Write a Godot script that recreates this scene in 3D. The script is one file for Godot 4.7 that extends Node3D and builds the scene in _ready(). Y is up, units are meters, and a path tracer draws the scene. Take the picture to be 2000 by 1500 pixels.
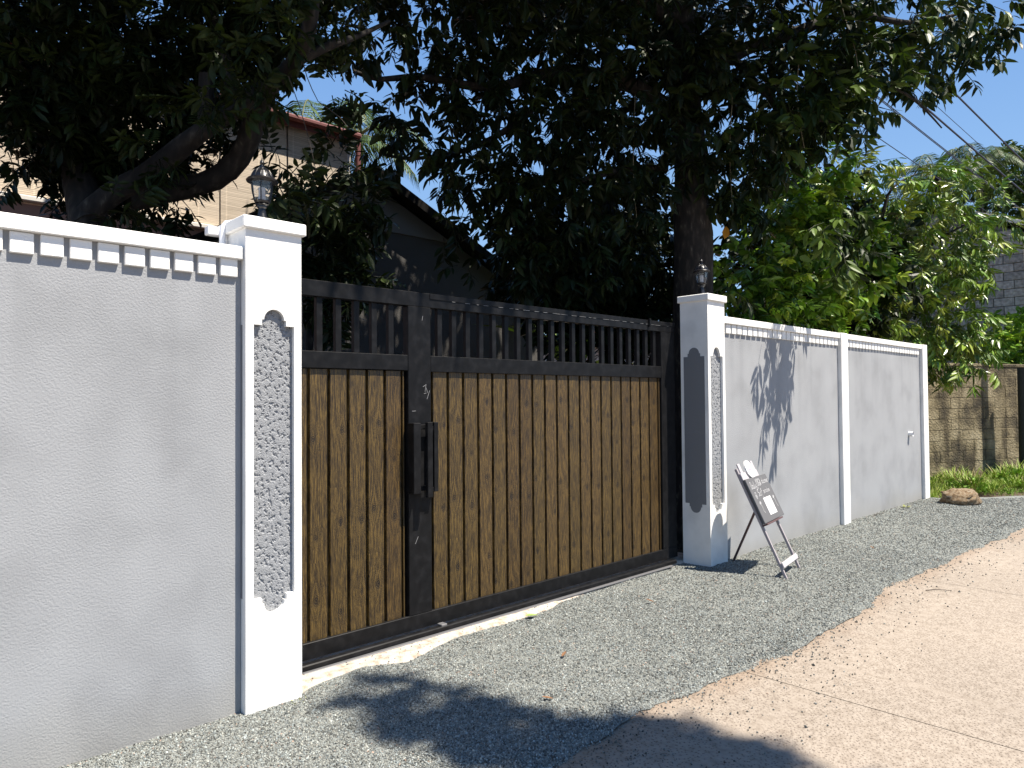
extends Node3D

var rng := RandomNumberGenerator.new()
var M := {}
var taken := {}
var wob := FastNoiseLite.new()
const XL := 1.4247      # left pillar, its near corner
const XR := 5.6325      # right pillar
const PW := 0.292       # pillar width
const PF := 0.0525      # pillar front stands proud of the wall by this
const GZ := -0.27       # front of the gate frame


# ---------------------------------------------------------------- naming
func numbered(called: String) -> String:
	var n: int = taken.get(called, 0)
	taken[called] = n + 1
	return called if n == 0 else "%s_%03d" % [called, n]


func tag(o: Node, label: String, category: String, group := "", kind := "") -> void:
	o.set_meta("label", label)
	if category != "":
		o.set_meta("category", category)
	if group != "":
		o.set_meta("group", group)
	if kind != "":
		o.set_meta("kind", kind)


func thing(called: String, label: String, category: String, at := Vector3.ZERO, turn := 0.0, group := "", kind := "") -> Node3D:
	var o := Node3D.new()
	o.name = numbered(called)
	add_child(o)
	o.position = at
	o.rotation.y = turn
	tag(o, label, category, group, kind)
	return o


func part(called: String, mesh: Mesh, mat: Material, parent: Node, at := Vector3.ZERO, basis := Basis.IDENTITY) -> MeshInstance3D:
	var o := MeshInstance3D.new()
	o.name = called
	o.mesh = mesh
	o.material_override = mat
	parent.add_child(o, true)
	o.transform = Transform3D(basis, at)
	return o


func solo(called: String, mesh: Mesh, mat: Material, label: String, category: String, at := Vector3.ZERO, group := "", kind := "") -> MeshInstance3D:
	var o := part(numbered(called), mesh, mat, self, at)
	tag(o, label, category, group, kind)
	return o


# ---------------------------------------------------------------- mesh helpers
func begin() -> SurfaceTool:
	var st := SurfaceTool.new()
	st.begin(Mesh.PRIMITIVE_TRIANGLES)
	return st


func tri(st: SurfaceTool, a: Vector3, b: Vector3, c: Vector3) -> void:
	st.set_normal((b - a).cross(c - a).normalized())
	st.add_vertex(a)
	st.add_vertex(c)
	st.add_vertex(b)


func quad(st: SurfaceTool, a: Vector3, b: Vector3, c: Vector3, d: Vector3) -> void:
	tri(st, a, b, c)
	tri(st, a, c, d)


func box(st: SurfaceTool, c: Vector3, s: Vector3, bevel := 0.0, basis := Basis.IDENTITY) -> void:
	var h := s * 0.5
	var b: float = minf(bevel, minf(h.x, minf(h.y, h.z)) * 0.9)
	var P := {}
	for i in 8:
		var sg := Vector3(1 if i & 1 else -1, 1 if i & 2 else -1, 1 if i & 4 else -1)
		for ax in 3:
			var p := Vector3(sg.x * (h.x - b), sg.y * (h.y - b), sg.z * (h.z - b))
			p[ax] = sg[ax] * h[ax]
			P[i * 3 + ax] = c + basis * p
	for ax in 3:
		var u := (ax + 1) % 3
		var v := (ax + 2) % 3
		for s1 in 2:
			var i0 := (s1 << ax)
			var i1 := i0 | (1 << u)
			var i2 := i1 | (1 << v)
			var i3 := i0 | (1 << v)
			if s1:
				quad(st, P[i0 * 3 + ax], P[i1 * 3 + ax], P[i2 * 3 + ax], P[i3 * 3 + ax])
			else:
				quad(st, P[i0 * 3 + ax], P[i3 * 3 + ax], P[i2 * 3 + ax], P[i1 * 3 + ax])
	if b <= 0.0:
		return
	for ax in 3:
		var u := (ax + 1) % 3
		var v := (ax + 2) % 3
		for su in 2:
			for sv in 2:
				var lo := (su << u) | (sv << v)
				var hi := lo | (1 << ax)
				if su == sv:
					quad(st, P[lo * 3 + u], P[lo * 3 + v], P[hi * 3 + v], P[hi * 3 + u])
				else:
					quad(st, P[lo * 3 + v], P[lo * 3 + u], P[hi * 3 + u], P[hi * 3 + v])
	for i in 8:
		var odd := ((i & 1) + ((i >> 1) & 1) + ((i >> 2) & 1)) % 2
		if odd:
			tri(st, P[i * 3], P[i * 3 + 1], P[i * 3 + 2])
		else:
			tri(st, P[i * 3], P[i * 3 + 2], P[i * 3 + 1])


func box_mesh(s: Vector3, bevel := 0.004) -> ArrayMesh:
	var st := begin()
	box(st, Vector3.ZERO, s, bevel)
	return st.commit()


func tube(st: SurfaceTool, pts: Array, radii: Array, sides := 8, caps := true, rough := 0.0) -> void:
	var n := pts.size()
	var rings := []
	var ref := Vector3(0.31, 0.2, 0.93)
	var len_so_far := 0.0
	var vs := []
	for i in n:
		var t: Vector3 = (pts[mini(i + 1, n - 1)] - pts[maxi(i - 1, 0)]).normalized()
		var x := ref.cross(t).normalized()
		var y := t.cross(x)
		var r: float = radii[mini(i, radii.size() - 1)]
		var ring := []
		for k in sides:
			var a := TAU * k / sides
			var d := x * cos(a) + y * sin(a)
			var rr := r
			if rough > 0.0:
				rr *= 1.0 + rough * wob.get_noise_3d(pts[i].x * 60.0 + d.x * 40.0, pts[i].y * 60.0 + d.y * 40.0, pts[i].z * 60.0 + d.z * 40.0)
			ring.append([pts[i] + d * rr, d])
		rings.append(ring)
		if i > 0:
			len_so_far += (pts[i] - pts[i - 1]).length()
		vs.append(len_so_far)
	for i in n - 1:
		for k in sides:
			var k2 := (k + 1) % sides
			var q := [rings[i][k], rings[i][k2], rings[i + 1][k2], rings[i + 1][k]]
			for j in [0, 2, 1, 0, 3, 2]:
				st.set_normal(q[j][1])
				st.add_vertex(q[j][0])
	if caps:
		for e in 2:
			var ring: Array = rings[0] if e == 0 else rings[n - 1]
			for k in range(1, sides - 1):
				if e == 0:
					tri(st, ring[0][0], ring[k + 1][0], ring[k][0])
				else:
					tri(st, ring[0][0], ring[k][0], ring[k + 1][0])


func tube_mesh(pts: Array, radii: Array, sides := 8, rough := 0.0) -> ArrayMesh:
	var st := begin()
	tube(st, pts, radii, sides, true, rough)
	return st.commit()


func lathe(st: SurfaceTool, prof: Array, seg := 16, c := Vector3.ZERO, flat := false) -> void:
	for i in prof.size() - 1:
		var a: Vector2 = prof[i]
		var b: Vector2 = prof[i + 1]
		var nn := Vector2(b.y - a.y, a.x - b.x).normalized()
		for k in seg:
			var t0 := TAU * k / seg
			var t1 := TAU * (k + 1) / seg
			var d0 := Vector3(cos(t0), 0, sin(t0))
			var d1 := Vector3(cos(t1), 0, sin(t1))
			if flat:
				d0 = d0
			var p := [c + d0 * a.x + Vector3(0, a.y, 0), c + d1 * a.x + Vector3(0, a.y, 0), c + d1 * b.x + Vector3(0, b.y, 0), c + d0 * b.x + Vector3(0, b.y, 0)]
			if flat:
				quad(st, p[3], p[2], p[1], p[0])
				continue
			var nm := [d0 * nn.x + Vector3(0, nn.y, 0), d1 * nn.x + Vector3(0, nn.y, 0), d1 * nn.x + Vector3(0, nn.y, 0), d0 * nn.x + Vector3(0, nn.y, 0)]
			for j in [0, 1, 2, 0, 2, 3]:
				st.set_normal(nm[j])
				st.add_vertex(p[j])


# flat polygon (given anticlockwise seen from +z) at depth z, with walls going back by d
func plate(st: SurfaceTool, poly: PackedVector2Array, z: float, d: float, o := Vector3.ZERO, basis := Basis.IDENTITY) -> void:
	var idx := Geometry2D.triangulate_polygon(poly)
	for i in range(0, idx.size(), 3):
		var a := poly[idx[i]]
		var b := poly[idx[i + 1]]
		var c := poly[idx[i + 2]]
		if (b - a).cross(c - a) < 0.0:
			var t := b
			b = c
			c = t
		tri(st, o + basis * Vector3(a.x, a.y, z), o + basis * Vector3(b.x, b.y, z), o + basis * Vector3(c.x, c.y, z))
	if d > 0.0:
		var n := poly.size()
		for i in n:
			var a := poly[i]
			var b := poly[(i + 1) % n]
			quad(st, o + basis * Vector3(a.x, a.y, z - d), o + basis * Vector3(b.x, b.y, z - d), o + basis * Vector3(b.x, b.y, z), o + basis * Vector3(a.x, a.y, z))


# ---------------------------------------------------------------- materials
func lin(r: float, g: float, b: float) -> Color:
	return Color(r, g, b).linear_to_srgb()


func mat(r: float, g: float, b: float, rough := 0.8, metal := 0.0) -> StandardMaterial3D:
	var m := StandardMaterial3D.new()
	m.albedo_color = lin(r, g, b)
	m.roughness = rough
	m.metallic = metal
	return m


func noise(kind: int, freq: float, sd: int, oct := 4) -> FastNoiseLite:
	var n := FastNoiseLite.new()
	n.noise_type = kind
	n.frequency = freq
	n.seed = sd
	n.fractal_octaves = oct
	if oct < 2:
		n.fractal_type = FastNoiseLite.FRACTAL_NONE
	return n


func ramp(stops: Array) -> Gradient:
	var g := Gradient.new()
	var o := PackedFloat32Array()
	var c := PackedColorArray()
	for s in stops:
		o.append(s[0])
		c.append(s[1])
	g.offsets = o
	g.colors = c
	return g


func ntex(n: FastNoiseLite, size: int, g: Gradient = null) -> NoiseTexture2D:
	var t := NoiseTexture2D.new()
	t.noise = n
	t.width = size
	t.height = size
	t.seamless = true
	t.seamless_blend_skirt = 0.15
	if g:
		t.color_ramp = g
	return t


func world_map(m: StandardMaterial3D, metres: float, sharp := 6.0) -> void:
	m.uv1_triplanar = true
	m.uv1_world_triplanar = true
	m.uv1_scale = Vector3.ONE / metres
	m.uv1_triplanar_sharpness = sharp


func second_map(m: StandardMaterial3D, metres: float, tex: Texture2D, mode := BaseMaterial3D.BLEND_MODE_MUL) -> void:
	m.detail_enabled = true
	m.detail_uv_layer = BaseMaterial3D.DETAIL_UV_2
	m.detail_albedo = tex
	m.detail_blend_mode = mode
	m.uv2_triplanar = true
	m.uv2_world_triplanar = true
	m.uv2_scale = Vector3.ONE / metres
	m.uv2_triplanar_sharpness = 6.0


func relief(m: StandardMaterial3D, t: Texture2D, cm: float) -> void:
	m.heightmap_enabled = true
	m.heightmap_texture = t
	m.heightmap_scale = cm


func wood_image() -> Image:
	var w := 256
	var h := 1024
	var im := Image.create(w, h, false, Image.FORMAT_RGB8)
	var n1 := noise(FastNoiseLite.TYPE_SIMPLEX_SMOOTH, 1.0, 5, 3)
	var n2 := noise(FastNoiseLite.TYPE_SIMPLEX, 1.0, 9, 2)
	var knots := []
	var r := RandomNumberGenerator.new()
	r.seed = 77
	for c in 4:
		for k in 3:
			knots.append([c, Vector2(r.randf_range(16, 48), (k + r.randf_range(0.2, 0.8)) * h / 3.0), r.randf_range(7.5, 12.0)])
	for x in w:
		var col := x / 64
		for y in h:
			var lx := float(x % 64)
			var warp := 0.0
			var dark := 0.0
			for kn in knots:
				if kn[0] != col:
					continue
				var dx: float = lx - kn[1].x
				var dy: float = y - kn[1].y
				if absf(dy) > h * 0.5:
					dy -= signf(dy) * h
				var s: float = kn[2]
				if absf(dy) > s * 12.0:
					continue
				var q := exp(-(dx * dx) / (s * s * 5.0) - (dy * dy) / (s * s * 14.0))
				warp += signf(dx) * q * s * 0.9
				var e := sqrt(dx * dx * 1.6 + dy * dy * 0.45) / s
				if e < 1.3:
					dark = maxf(dark, (1.3 - e) * (0.55 + 0.75 * sin(e * 13.0)))
			var sx := lx - warp + col * 200.0
			var g := n1.get_noise_2d(sx * 0.24, y * 0.0075) + 0.5 * n2.get_noise_2d(sx * 0.9, y * 0.022)
			var v := clampf(0.60 + g * 0.62 - dark * 0.75, 0.0, 1.0)
			var fine := n2.get_noise_2d(x * 2.1, y * 0.11)
			v = clampf(v + fine * 0.12, 0.0, 1.0)
			var dk := Color(0.12, 0.078, 0.032)
			var lt := Color(0.61, 0.485, 0.275)
			im.set_pixel(x, y, dk.lerp(lt, v))
	return im


func make_materials() -> void:
	# fine and coarse trowel marks for painted plaster
	var plaster := noise(FastNoiseLite.TYPE_SIMPLEX, 0.055, 21, 5)
	plaster.fractal_gain = 0.62
	plaster.domain_warp_enabled = true
	plaster.domain_warp_amplitude = 10.0
	plaster.domain_warp_frequency = 0.012
	var plaster_tex := ntex(plaster, 1024)
	var mottle := ntex(noise(FastNoiseLite.TYPE_SIMPLEX, 0.006, 4, 5), 512, ramp([[0.0, Color(0.9, 0.9, 0.9)], [0.5, Color(0.97, 0.97, 0.97)], [1.0, Color(1, 1, 1)]]))
	var m := mat(0.335, 0.343, 0.355, 0.85)
	m.vertex_color_use_as_albedo = true
	world_map(m, 0.9)
	relief(m, plaster_tex, 0.13)
	second_map(m, 2.3, mottle)
	M.gray = m
	m = mat(0.27, 0.278, 0.29, 0.9)
	world_map(m, 0.5)
	relief(m, plaster_tex, 0.3)
	M.rough_gray = m
	m = mat(0.86, 0.845, 0.81, 0.75)
	world_map(m, 0.8)
	relief(m, plaster_tex, 0.1)
	second_map(m, 1.7, mottle)
	M.white = m
	m = mat(0.2, 0.205, 0.215, 0.85)
	world_map(m, 0.5)
	relief(m, plaster_tex, 0.5)
	M.panel_gray = m
	# black gate paint, chalky with faint rub marks
	m = mat(0.0135, 0.0135, 0.0145, 0.5)
	m.metallic_specular = 0.26
	world_map(m, 0.7)
	m.albedo_texture = ntex(noise(FastNoiseLite.TYPE_SIMPLEX, 0.012, 31, 5), 512, ramp([[0.0, Color(0.72, 0.72, 0.72)], [0.55, Color(0.86, 0.86, 0.86)], [0.85, Color(1, 1, 1)], [1.0, Color(1, 1, 1)]]))
	m.roughness_texture = ntex(noise(FastNoiseLite.TYPE_SIMPLEX, 0.02, 32, 4), 512, ramp([[0.0, Color(0.6, 0.6, 0.6)], [1.0, Color(1, 1, 1)]]))
	M.gate = m
	M.scratch = mat(0.22, 0.22, 0.22, 0.6)
	M.rail_wear = mat(0.12, 0.12, 0.125, 0.4)
	var wi := wood_image()
	wi.generate_mipmaps()
	var wt := ImageTexture.create_from_image(wi)
	for k in 3:
		m = StandardMaterial3D.new()
		m.albedo_texture = wt
		var b: float = [1.0, 0.9, 0.95][k]
		b *= 0.69
		m.albedo_color = Color(b, b * [1.0, 0.985, 1.01][k], b * [0.93, 0.88, 0.9][k])
		m.roughness = 0.5
		relief(m, wt, 0.25)
		M["plank%d" % k] = m
	# ground
	m = mat(1, 1, 1, 0.95)
	m.albedo_texture = ntex(noise(FastNoiseLite.TYPE_SIMPLEX, 0.09, 51, 3), 1024, ramp([[0.0, lin(0.06, 0.063, 0.06)], [0.35, lin(0.13, 0.137, 0.128)], [0.6, lin(0.21, 0.22, 0.205)], [1.0, lin(0.3, 0.31, 0.29)]]))
	world_map(m, 1.0)
	relief(m, m.albedo_texture, 1.2)
	M.gravel_bed = m
	m = mat(1, 1, 1, 0.8)
	m.vertex_color_use_as_albedo = true
	m.albedo_color = lin(0.98, 0.98, 0.98)
	M.pebble = m
	var spk := noise(FastNoiseLite.TYPE_CELLULAR, 0.055, 61, 1)
	spk.cellular_return_type = FastNoiseLite.RETURN_DISTANCE
	spk.cellular_jitter = 1.0
	m = mat(0.352, 0.302, 0.25, 0.9)
	m.vertex_color_use_as_albedo = true
	m.albedo_texture = ntex(spk, 1024, ramp([[0.0, Color(0.60, 0.58, 0.57)], [0.10, Color(0.70, 0.68, 0.67)], [0.19, Color(0.95, 0.945, 0.94)], [1.0, Color(1, 1, 1)]]))
	world_map(m, 1.15)
	relief(m, ntex(noise(FastNoiseLite.TYPE_SIMPLEX, 0.05, 62, 4), 1024), 0.35)
	second_map(m, 1.9, ntex(noise(FastNoiseLite.TYPE_SIMPLEX, 0.02, 63, 5), 1024, ramp([[0.0, Color(0.86, 0.845, 0.83)], [0.45, Color(0.96, 0.955, 0.95)], [1.0, Color(1, 1, 1)]])))
	M.road = m
	m = mat(0.62, 0.56, 0.5, 0.9)
	world_map(m, 0.6)
	m.albedo_texture = ntex(noise(FastNoiseLite.TYPE_SIMPLEX, 0.012, 71, 5), 512, ramp([[0.0, Color(0.72, 0.66, 0.6)], [0.4, Color(0.93, 0.9, 0.87)], [1.0, Color(1, 1, 1)]]))
	relief(m, plaster_tex, 0.8)
	M.apron = m
	m = mat(0.13, 0.085, 0.055, 0.95)
	world_map(m, 1.5)
	m.albedo_texture = ntex(noise(FastNoiseLite.TYPE_SIMPLEX, 0.02, 81, 5), 512, ramp([[0.0, Color(0.5, 0.5, 0.45)], [1.0, Color(1, 1, 1)]]))
	relief(m, m.albedo_texture, 2.0)
	M.soil = m
	# old block wall with moss and water stains
	m = mat(1, 1, 1, 0.95)
	var moss := noise(FastNoiseLite.TYPE_SIMPLEX, 0.0045, 91, 6)
	m.albedo_texture = ntex(moss, 1024, ramp([[0.0, lin(0.045, 0.037, 0.022)], [0.28, lin(0.11, 0.088, 0.05)], [0.5, lin(0.225, 0.185, 0.11)], [0.75, lin(0.31, 0.26, 0.165)], [1.0, lin(0.38, 0.33, 0.23)]]))
	world_map(m, 3.4)
	second_map(m, 1.0, ntex(noise(FastNoiseLite.TYPE_SIMPLEX, 0.012, 92, 5), 512, ramp([[0.0, Color(0.45, 0.43, 0.38)], [0.4, Color(0.86, 0.85, 0.82)], [1.0, Color(1, 1, 1)]])))
	m.uv2_scale = Vector3(1.0 / 2.3, 1.0 / 11.0, 1.0 / 2.3)
	relief(m, plaster_tex, 1.2)
	M.old_wall = m
	m = mat(0.20, 0.18, 0.15, 0.95)
	world_map(m, 1.2)
	m.albedo_texture = ntex(noise(FastNoiseLite.TYPE_SIMPLEX, 0.02, 93, 4), 512, ramp([[0.0, Color(0.7, 0.7, 0.7)], [1.0, Color(1, 1, 1)]]))
	relief(m, plaster_tex, 0.8)
	for k in 3:
		var mm: StandardMaterial3D = m.duplicate()
		mm.albedo_color = [lin(0.46, 0.425, 0.37), lin(0.39, 0.36, 0.315), lin(0.52, 0.48, 0.42)][k]
		M["block%d" % k] = mm
	M.mortar = mat(0.13, 0.12, 0.105, 0.95)
	# houses
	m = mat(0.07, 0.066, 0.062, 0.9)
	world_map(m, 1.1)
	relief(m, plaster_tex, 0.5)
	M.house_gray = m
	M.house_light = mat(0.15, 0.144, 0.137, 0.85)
	M.dark_roof = mat(0.016, 0.015, 0.014, 0.95)
	M.dark_roof.metallic_specular = 0.1
	M.red_paint = mat(0.125, 0.03, 0.024, 0.6)
	M.pink_wall = mat(0.33, 0.19, 0.15, 0.9)
	M.cream = mat(0.6, 0.57, 0.52, 0.85)
	var slat := Image.create(64, 512, false, Image.FORMAT_RGB8)
	var sn := noise(FastNoiseLite.TYPE_SIMPLEX, 0.02, 95, 4)
	for y in 512:
		for x in 64:
			var v := 0.86 + 0.14 * sn.get_noise_2d(x * 0.6, y * 9.0)
			if y % 8 == 0:
				v *= 0.72
			if x == 5 or x == 37:
				v *= 1.12
			v = clampf(v + 0.06 * sn.get_noise_2d(x * 0.1 + 400.0, y * 0.3), 0.0, 1.0)
			slat.set_pixel(x, y, Color(v, v * 0.985, v * 0.96))
	m = mat(0.68, 0.585, 0.475, 0.7)
	m.albedo_texture = ImageTexture.create_from_image(slat)
	relief(m, m.albedo_texture, 0.5)
	M.blind = m
	for k in 3:
		m = mat([0.42, 0.34, 0.48][k], [0.13, 0.10, 0.17][k], [0.075, 0.06, 0.1][k], 0.85)
		M["tile%d" % k] = m
	# lantern
	M.black_metal = mat(0.008, 0.008, 0.010, 0.3, 0.0)
	M.black_metal.metallic_specular = 0.5
	m = StandardMaterial3D.new()
	m.albedo_color = Color(0.85, 0.9, 0.92, 0.08)
	m.transparency = BaseMaterial3D.TRANSPARENCY_ALPHA
	m.roughness = 0.06
	M.glass = m
	M.bulb = mat(0.4, 0.4, 0.42, 0.4)
	# easel
	M.easel = mat(0.30, 0.27, 0.28, 0.7)
	M.easel_leg = mat(0.085, 0.045, 0.045, 0.6)
	M.easel_white = mat(0.40, 0.375, 0.39, 0.6)
	M.board = mat(0.095, 0.095, 0.10, 0.75)
	M.chalk = mat(0.5, 0.5, 0.51, 0.9)
	M.paper = mat(0.62, 0.62, 0.62, 0.8)
	M.purple = mat(0.28, 0.22, 0.5, 0.7)
	M.pvc = mat(0.72, 0.72, 0.74, 0.35)
	M.hole = mat(0.02, 0.02, 0.02, 0.9)
	m = mat(1, 1, 1, 0.95)
	m.albedo_texture = ntex(noise(FastNoiseLite.TYPE_SIMPLEX, 0.015, 101, 5), 512, ramp([[0.0, lin(0.10, 0.055, 0.025)], [0.5, lin(0.30, 0.21, 0.12)], [1.0, lin(0.46, 0.40, 0.31)]]))
	world_map(m, 0.5)
	relief(m, plaster_tex, 1.5)
	M.rock = m
	M.rubble = mat(0.36, 0.26, 0.2, 0.95)
	# plants
	m = mat(1, 1, 1, 0.95)
	m.albedo_texture = ntex(noise(FastNoiseLite.TYPE_SIMPLEX, 0.02, 111, 5), 512, ramp([[0.0, lin(0.006, 0.005, 0.004)], [0.5, lin(0.016, 0.012, 0.009)], [0.8, lin(0.038, 0.031, 0.023)], [1.0, lin(0.12, 0.11, 0.085)]]))
	world_map(m, 0.6)
	m.uv1_scale = Vector3(1.3, 0.45, 1.3)
	relief(m, m.albedo_texture, 1.6)
	M.bark = m
	M.twig = mat(0.05, 0.038, 0.028, 0.9)
	M.leaf = leaf_mat(0.46)
	M.glossy = leaf_mat(0.33)
	M.glossy.metallic_specular = 0.42
	M.leaf_yellow = mat(0.55, 0.26, 0.03, 0.5)
	M.leaf_yellow.backlight_enabled = true
	M.leaf_yellow.backlight = Color(0.5, 0.3, 0.05)
	M.straw = mat(0.22, 0.18, 0.11, 0.9)
	M.wire = mat(0.03, 0.03, 0.05, 0.5)
	M.pole = mat(0.10, 0.09, 0.08, 0.9)
	M.dark_post = mat(0.02, 0.022, 0.016, 0.9)


func leaf_mat(rough: float) -> StandardMaterial3D:
	var m := mat(1, 1, 1, rough)
	m.vertex_color_use_as_albedo = true
	m.metallic_specular = 0.28
	m.backlight_enabled = true
	m.backlight = Color(0.36, 0.42, 0.1)
	return m


# ---------------------------------------------------------------- setting: ground
func edge_z(x: float) -> float:      # where the gravel ends and the concrete road starts
	var xs := [-6.0, 0.5, 2.13, 2.85, 3.53, 3.77, 4.15, 5.24, 6.23, 7.3, 9.8, 13.0, 30.0]
	var zs := [1.35, 1.4, 1.387, 1.355, 1.405, 1.43, 1.523, 1.469, 1.382, 1.45, 1.56, 1.75, 2.6]
	var z := 1.4
	for i in xs.size() - 1:
		if x >= xs[i] and x <= xs[i + 1]:
			var t: float = (x - xs[i]) / (xs[i + 1] - xs[i])
			z = lerpf(zs[i], zs[i + 1], t * t * (3.0 - 2.0 * t))
	return z + 0.035 * wob.get_noise_2d(x * 130.0, 7.0) + 0.018 * wob.get_noise_2d(x * 480.0, 70.0)


func apron_z(x: float) -> float:     # near edge of the concrete strip under the gate
	var xs := [1.6, 1.74, 1.84, 2.15, 2.38, 2.69, 3.07, 3.66, 3.9, 4.4, 6.0]
	var zs := [0.03, 0.012, -0.02, -0.06, 0.03, -0.07, -0.075, -0.10, -0.16, -0.2, -0.22]
	var z := -0.2
	for i in xs.size() - 1:
		if x >= xs[i] and x <= xs[i + 1]:
			z = lerpf(zs[i], zs[i + 1], (x - xs[i]) / (xs[i + 1] - xs[i]))
	return z + 0.012 * wob.get_noise_2d(x * 400.0, 20.0)


func gravel_y(x: float, z: float) -> float:
	return 0.012 + 0.010 * wob.get_noise_2d(x * 90.0, z * 90.0 + 300.0) - 0.010 * smoothstep(-0.12, 0.0, z - edge_z(x))


func build_ground() -> void:
	var st := begin()
	quad(st, Vector3(-150, -0.06, 150), Vector3(250, -0.06, 150), Vector3(250, -0.06, -150), Vector3(-150, -0.06, -150))
	solo("ground", st.commit(), M.soil, "brown earth under the yard, the verge and the trees", "ground", Vector3.ZERO, "", "structure")
	# road: slabs of sandy concrete with open joints
	var road := thing("road", "sandy beige concrete road with dark specks and narrow joints", "road", Vector3.ZERO, 0.0, "", "structure")
	var joints := [-9.0, -2.3, 0.7, 3.65, 6.51, 9.5, 12.5, 15.5, 18.5, 21.5, 27.5]
	for i in joints.size() - 1:
		var s := begin()
		var nx := 24
		var nz := 26
		for a in nx:
			for b in nz:
				var q := []
				for o in [[0, 1], [1, 1], [1, 0], [0, 0]]:
					var fz: float = pow((b + o[1]) / float(nz), 1.6)
					var z: float = lerpf(1.1, 8.0, fz)
					var fx: float = (a + o[0]) / float(nx)
					var skew: float = 0.03 * sin(i * 2.3) * (z - 1.4)
					var xa: float = joints[i] + 0.003 + skew + 0.006 * wob.get_noise_2d(z * 160.0, i * 50.0)
					var xb: float = joints[i + 1] - 0.003 + 0.03 * sin((i + 1) * 2.3) * (z - 1.4) + 0.006 * wob.get_noise_2d(z * 160.0, (i + 1) * 50.0)
					q.append(Vector3(lerpf(xa, xb, fx), 0.0, z))
				var cols := []
				for p in q:
					var near: float = 1.0 - smoothstep(0.0, 0.12, p.z - edge_z(p.x) + 0.03 * wob.get_noise_2d(p.x * 200.0, p.z * 200.0))
					var low: float = 0.95 + 0.05 * wob.get_noise_2d(p.x * 110.0 + 40.0, p.z * 110.0) + 0.07 * wob.get_noise_2d(p.x * 35.0, p.z * 35.0 + 90.0)
					var c := Color(low, low, low).lerp(Color(0.72, 0.58, 0.46), near * 0.55)
					cols.append(c)
				for j in [0, 2, 1, 0, 3, 2]:
					s.set_normal(Vector3.UP)
					s.set_color(cols[j])
					s.add_vertex(q[j])
		part("concrete_slab", s.commit(), M.road, road)
	st = begin()
	quad(st, Vector3(-9, -0.007, 8), Vector3(27, -0.007, 8), Vector3(27, -0.007, 1.1), Vector3(-9, -0.007, 1.1))
	part("joint_sand", st.commit(), mat(0.17, 0.135, 0.10, 0.95), road)
	# gravel verge
	var verge := thing("gravel_verge", "verge of fine grey crushed stone between wall and road", "gravel", Vector3.ZERO, 0.0, "", "structure")
	st = begin()
	var x := -6.0
	var strips := 14
	while x < 13.2:
		var x2 := x + 0.06
		for k in strips:
			var q := []
			for o in [[x, k + 1], [x2, k + 1], [x2, k], [x, k]]:
				var z0 := -0.02 if o[0] < XL + 0.3 or o[0] > XR else -0.32
				if o[0] > 11.8:
					z0 = lerpf(0.2, 1.3, (o[0] - 11.8) / 1.5)
				var z: float = lerpf(z0, edge_z(o[0]), o[1] / float(strips))
				q.append(Vector3(o[0], gravel_y(o[0], z), z))
			quad(st, q[0], q[1], q[2], q[3])
		x = x2
	st.index()
	st.generate_normals()
	part("gravel_bed", st.commit(), M.gravel_bed, verge)
	# the stones themselves
	var stone := begin()
	var ico := [Vector3(1, 0.1, 0), Vector3(-0.9, 0, 0.2), Vector3(0.1, 0.75, -0.1), Vector3(0, -0.6, 0.1), Vector3(0.15, 0.1, 0.8), Vector3(-0.1, 0.1, -0.85)]
	for f in [[2, 4, 0], [2, 1, 4], [2, 5, 1], [2, 0, 5], [3, 0, 4], [3, 4, 1], [3, 1, 5], [3, 5, 0]]:
		tri(stone, ico[f[0]], ico[f[1]], ico[f[2]])
	var where: Array[Transform3D] = []
	var tints := PackedColorArray()
	rng.seed = 4242
	var zones := [[0.4, 2.6, 26000.0], [2.6, 4.5, 17000.0], [4.5, 7.5, 9000.0], [7.5, 12.6, 4500.0]]
	for zn in zones:
		var count := int((zn[1] - zn[0]) * 1.9 * zn[2])
		for i in count:
			var px := rng.randf_range(zn[0], zn[1])
			var pz := rng.randf_range(-0.32, 2.05)
			var e := edge_z(px)
			var over := pz - e
			if over > 0.0 and rng.randf() > 0.10 * exp(-over * 14.0) + 0.02 * exp(-over * 2.0):
				continue
			if px < XL + PW and pz < 0.0:
				continue
			if px > XR + 0.3 and pz < 0.0:
				continue
			if px > 11.7 and pz < 0.3 + (px - 11.7) * 0.8:
				continue
			if px > XL + PW and px < XR and pz < apron_z(px) and rng.randf() > 0.015:
				continue
			if px > XL - 0.01 and px < XL + PW + 0.01 and pz < PF:
				continue
			if px > XR - 0.01 and px < XR + PW + 0.01 and pz < PF:
				continue
			var s := rng.randf_range(0.0034, 0.0072) * (1.0 + 0.35 * (px - 1.0) / 6.0)
			if rng.randf() < 0.03:
				s *= 1.5
			var y := (gravel_y(px, pz) if over < 0.0 else 0.002)
			if px > XL + PW and px < XR and pz < apron_z(px):
				y = 0.026
			var bs := Basis.from_euler(Vector3(rng.randf() * TAU, rng.randf() * TAU, rng.randf() * TAU)) * Basis.from_scale(Vector3(s, s * rng.randf_range(0.7, 1.0), s * rng.randf_range(0.7, 1.0)))
			where.append(Transform3D(bs, Vector3(px, y + s * 0.25, pz)))
			var v := rng.randf()
			var g := 0.08 + 0.24 * v
			if rng.randf() < 0.07:
				g = rng.randf_range(0.32, 0.45)
			elif rng.randf() < 0.12:
				g = rng.randf_range(0.035, 0.08)
			var hue := rng.randf()
			if over > 0.02:
				g *= 0.55
			tints.append(Color(g * (0.97 + 0.12 * (hue - 0.5)), g * 1.02, g * (0.95 - 0.12 * (hue - 0.5))) if rng.randf() > 0.012 else Color(g * 1.35, g * 0.97, g * 0.75))
	scatter("loose_stone", stone.commit(), M.pebble, where, tints, verge)
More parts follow.
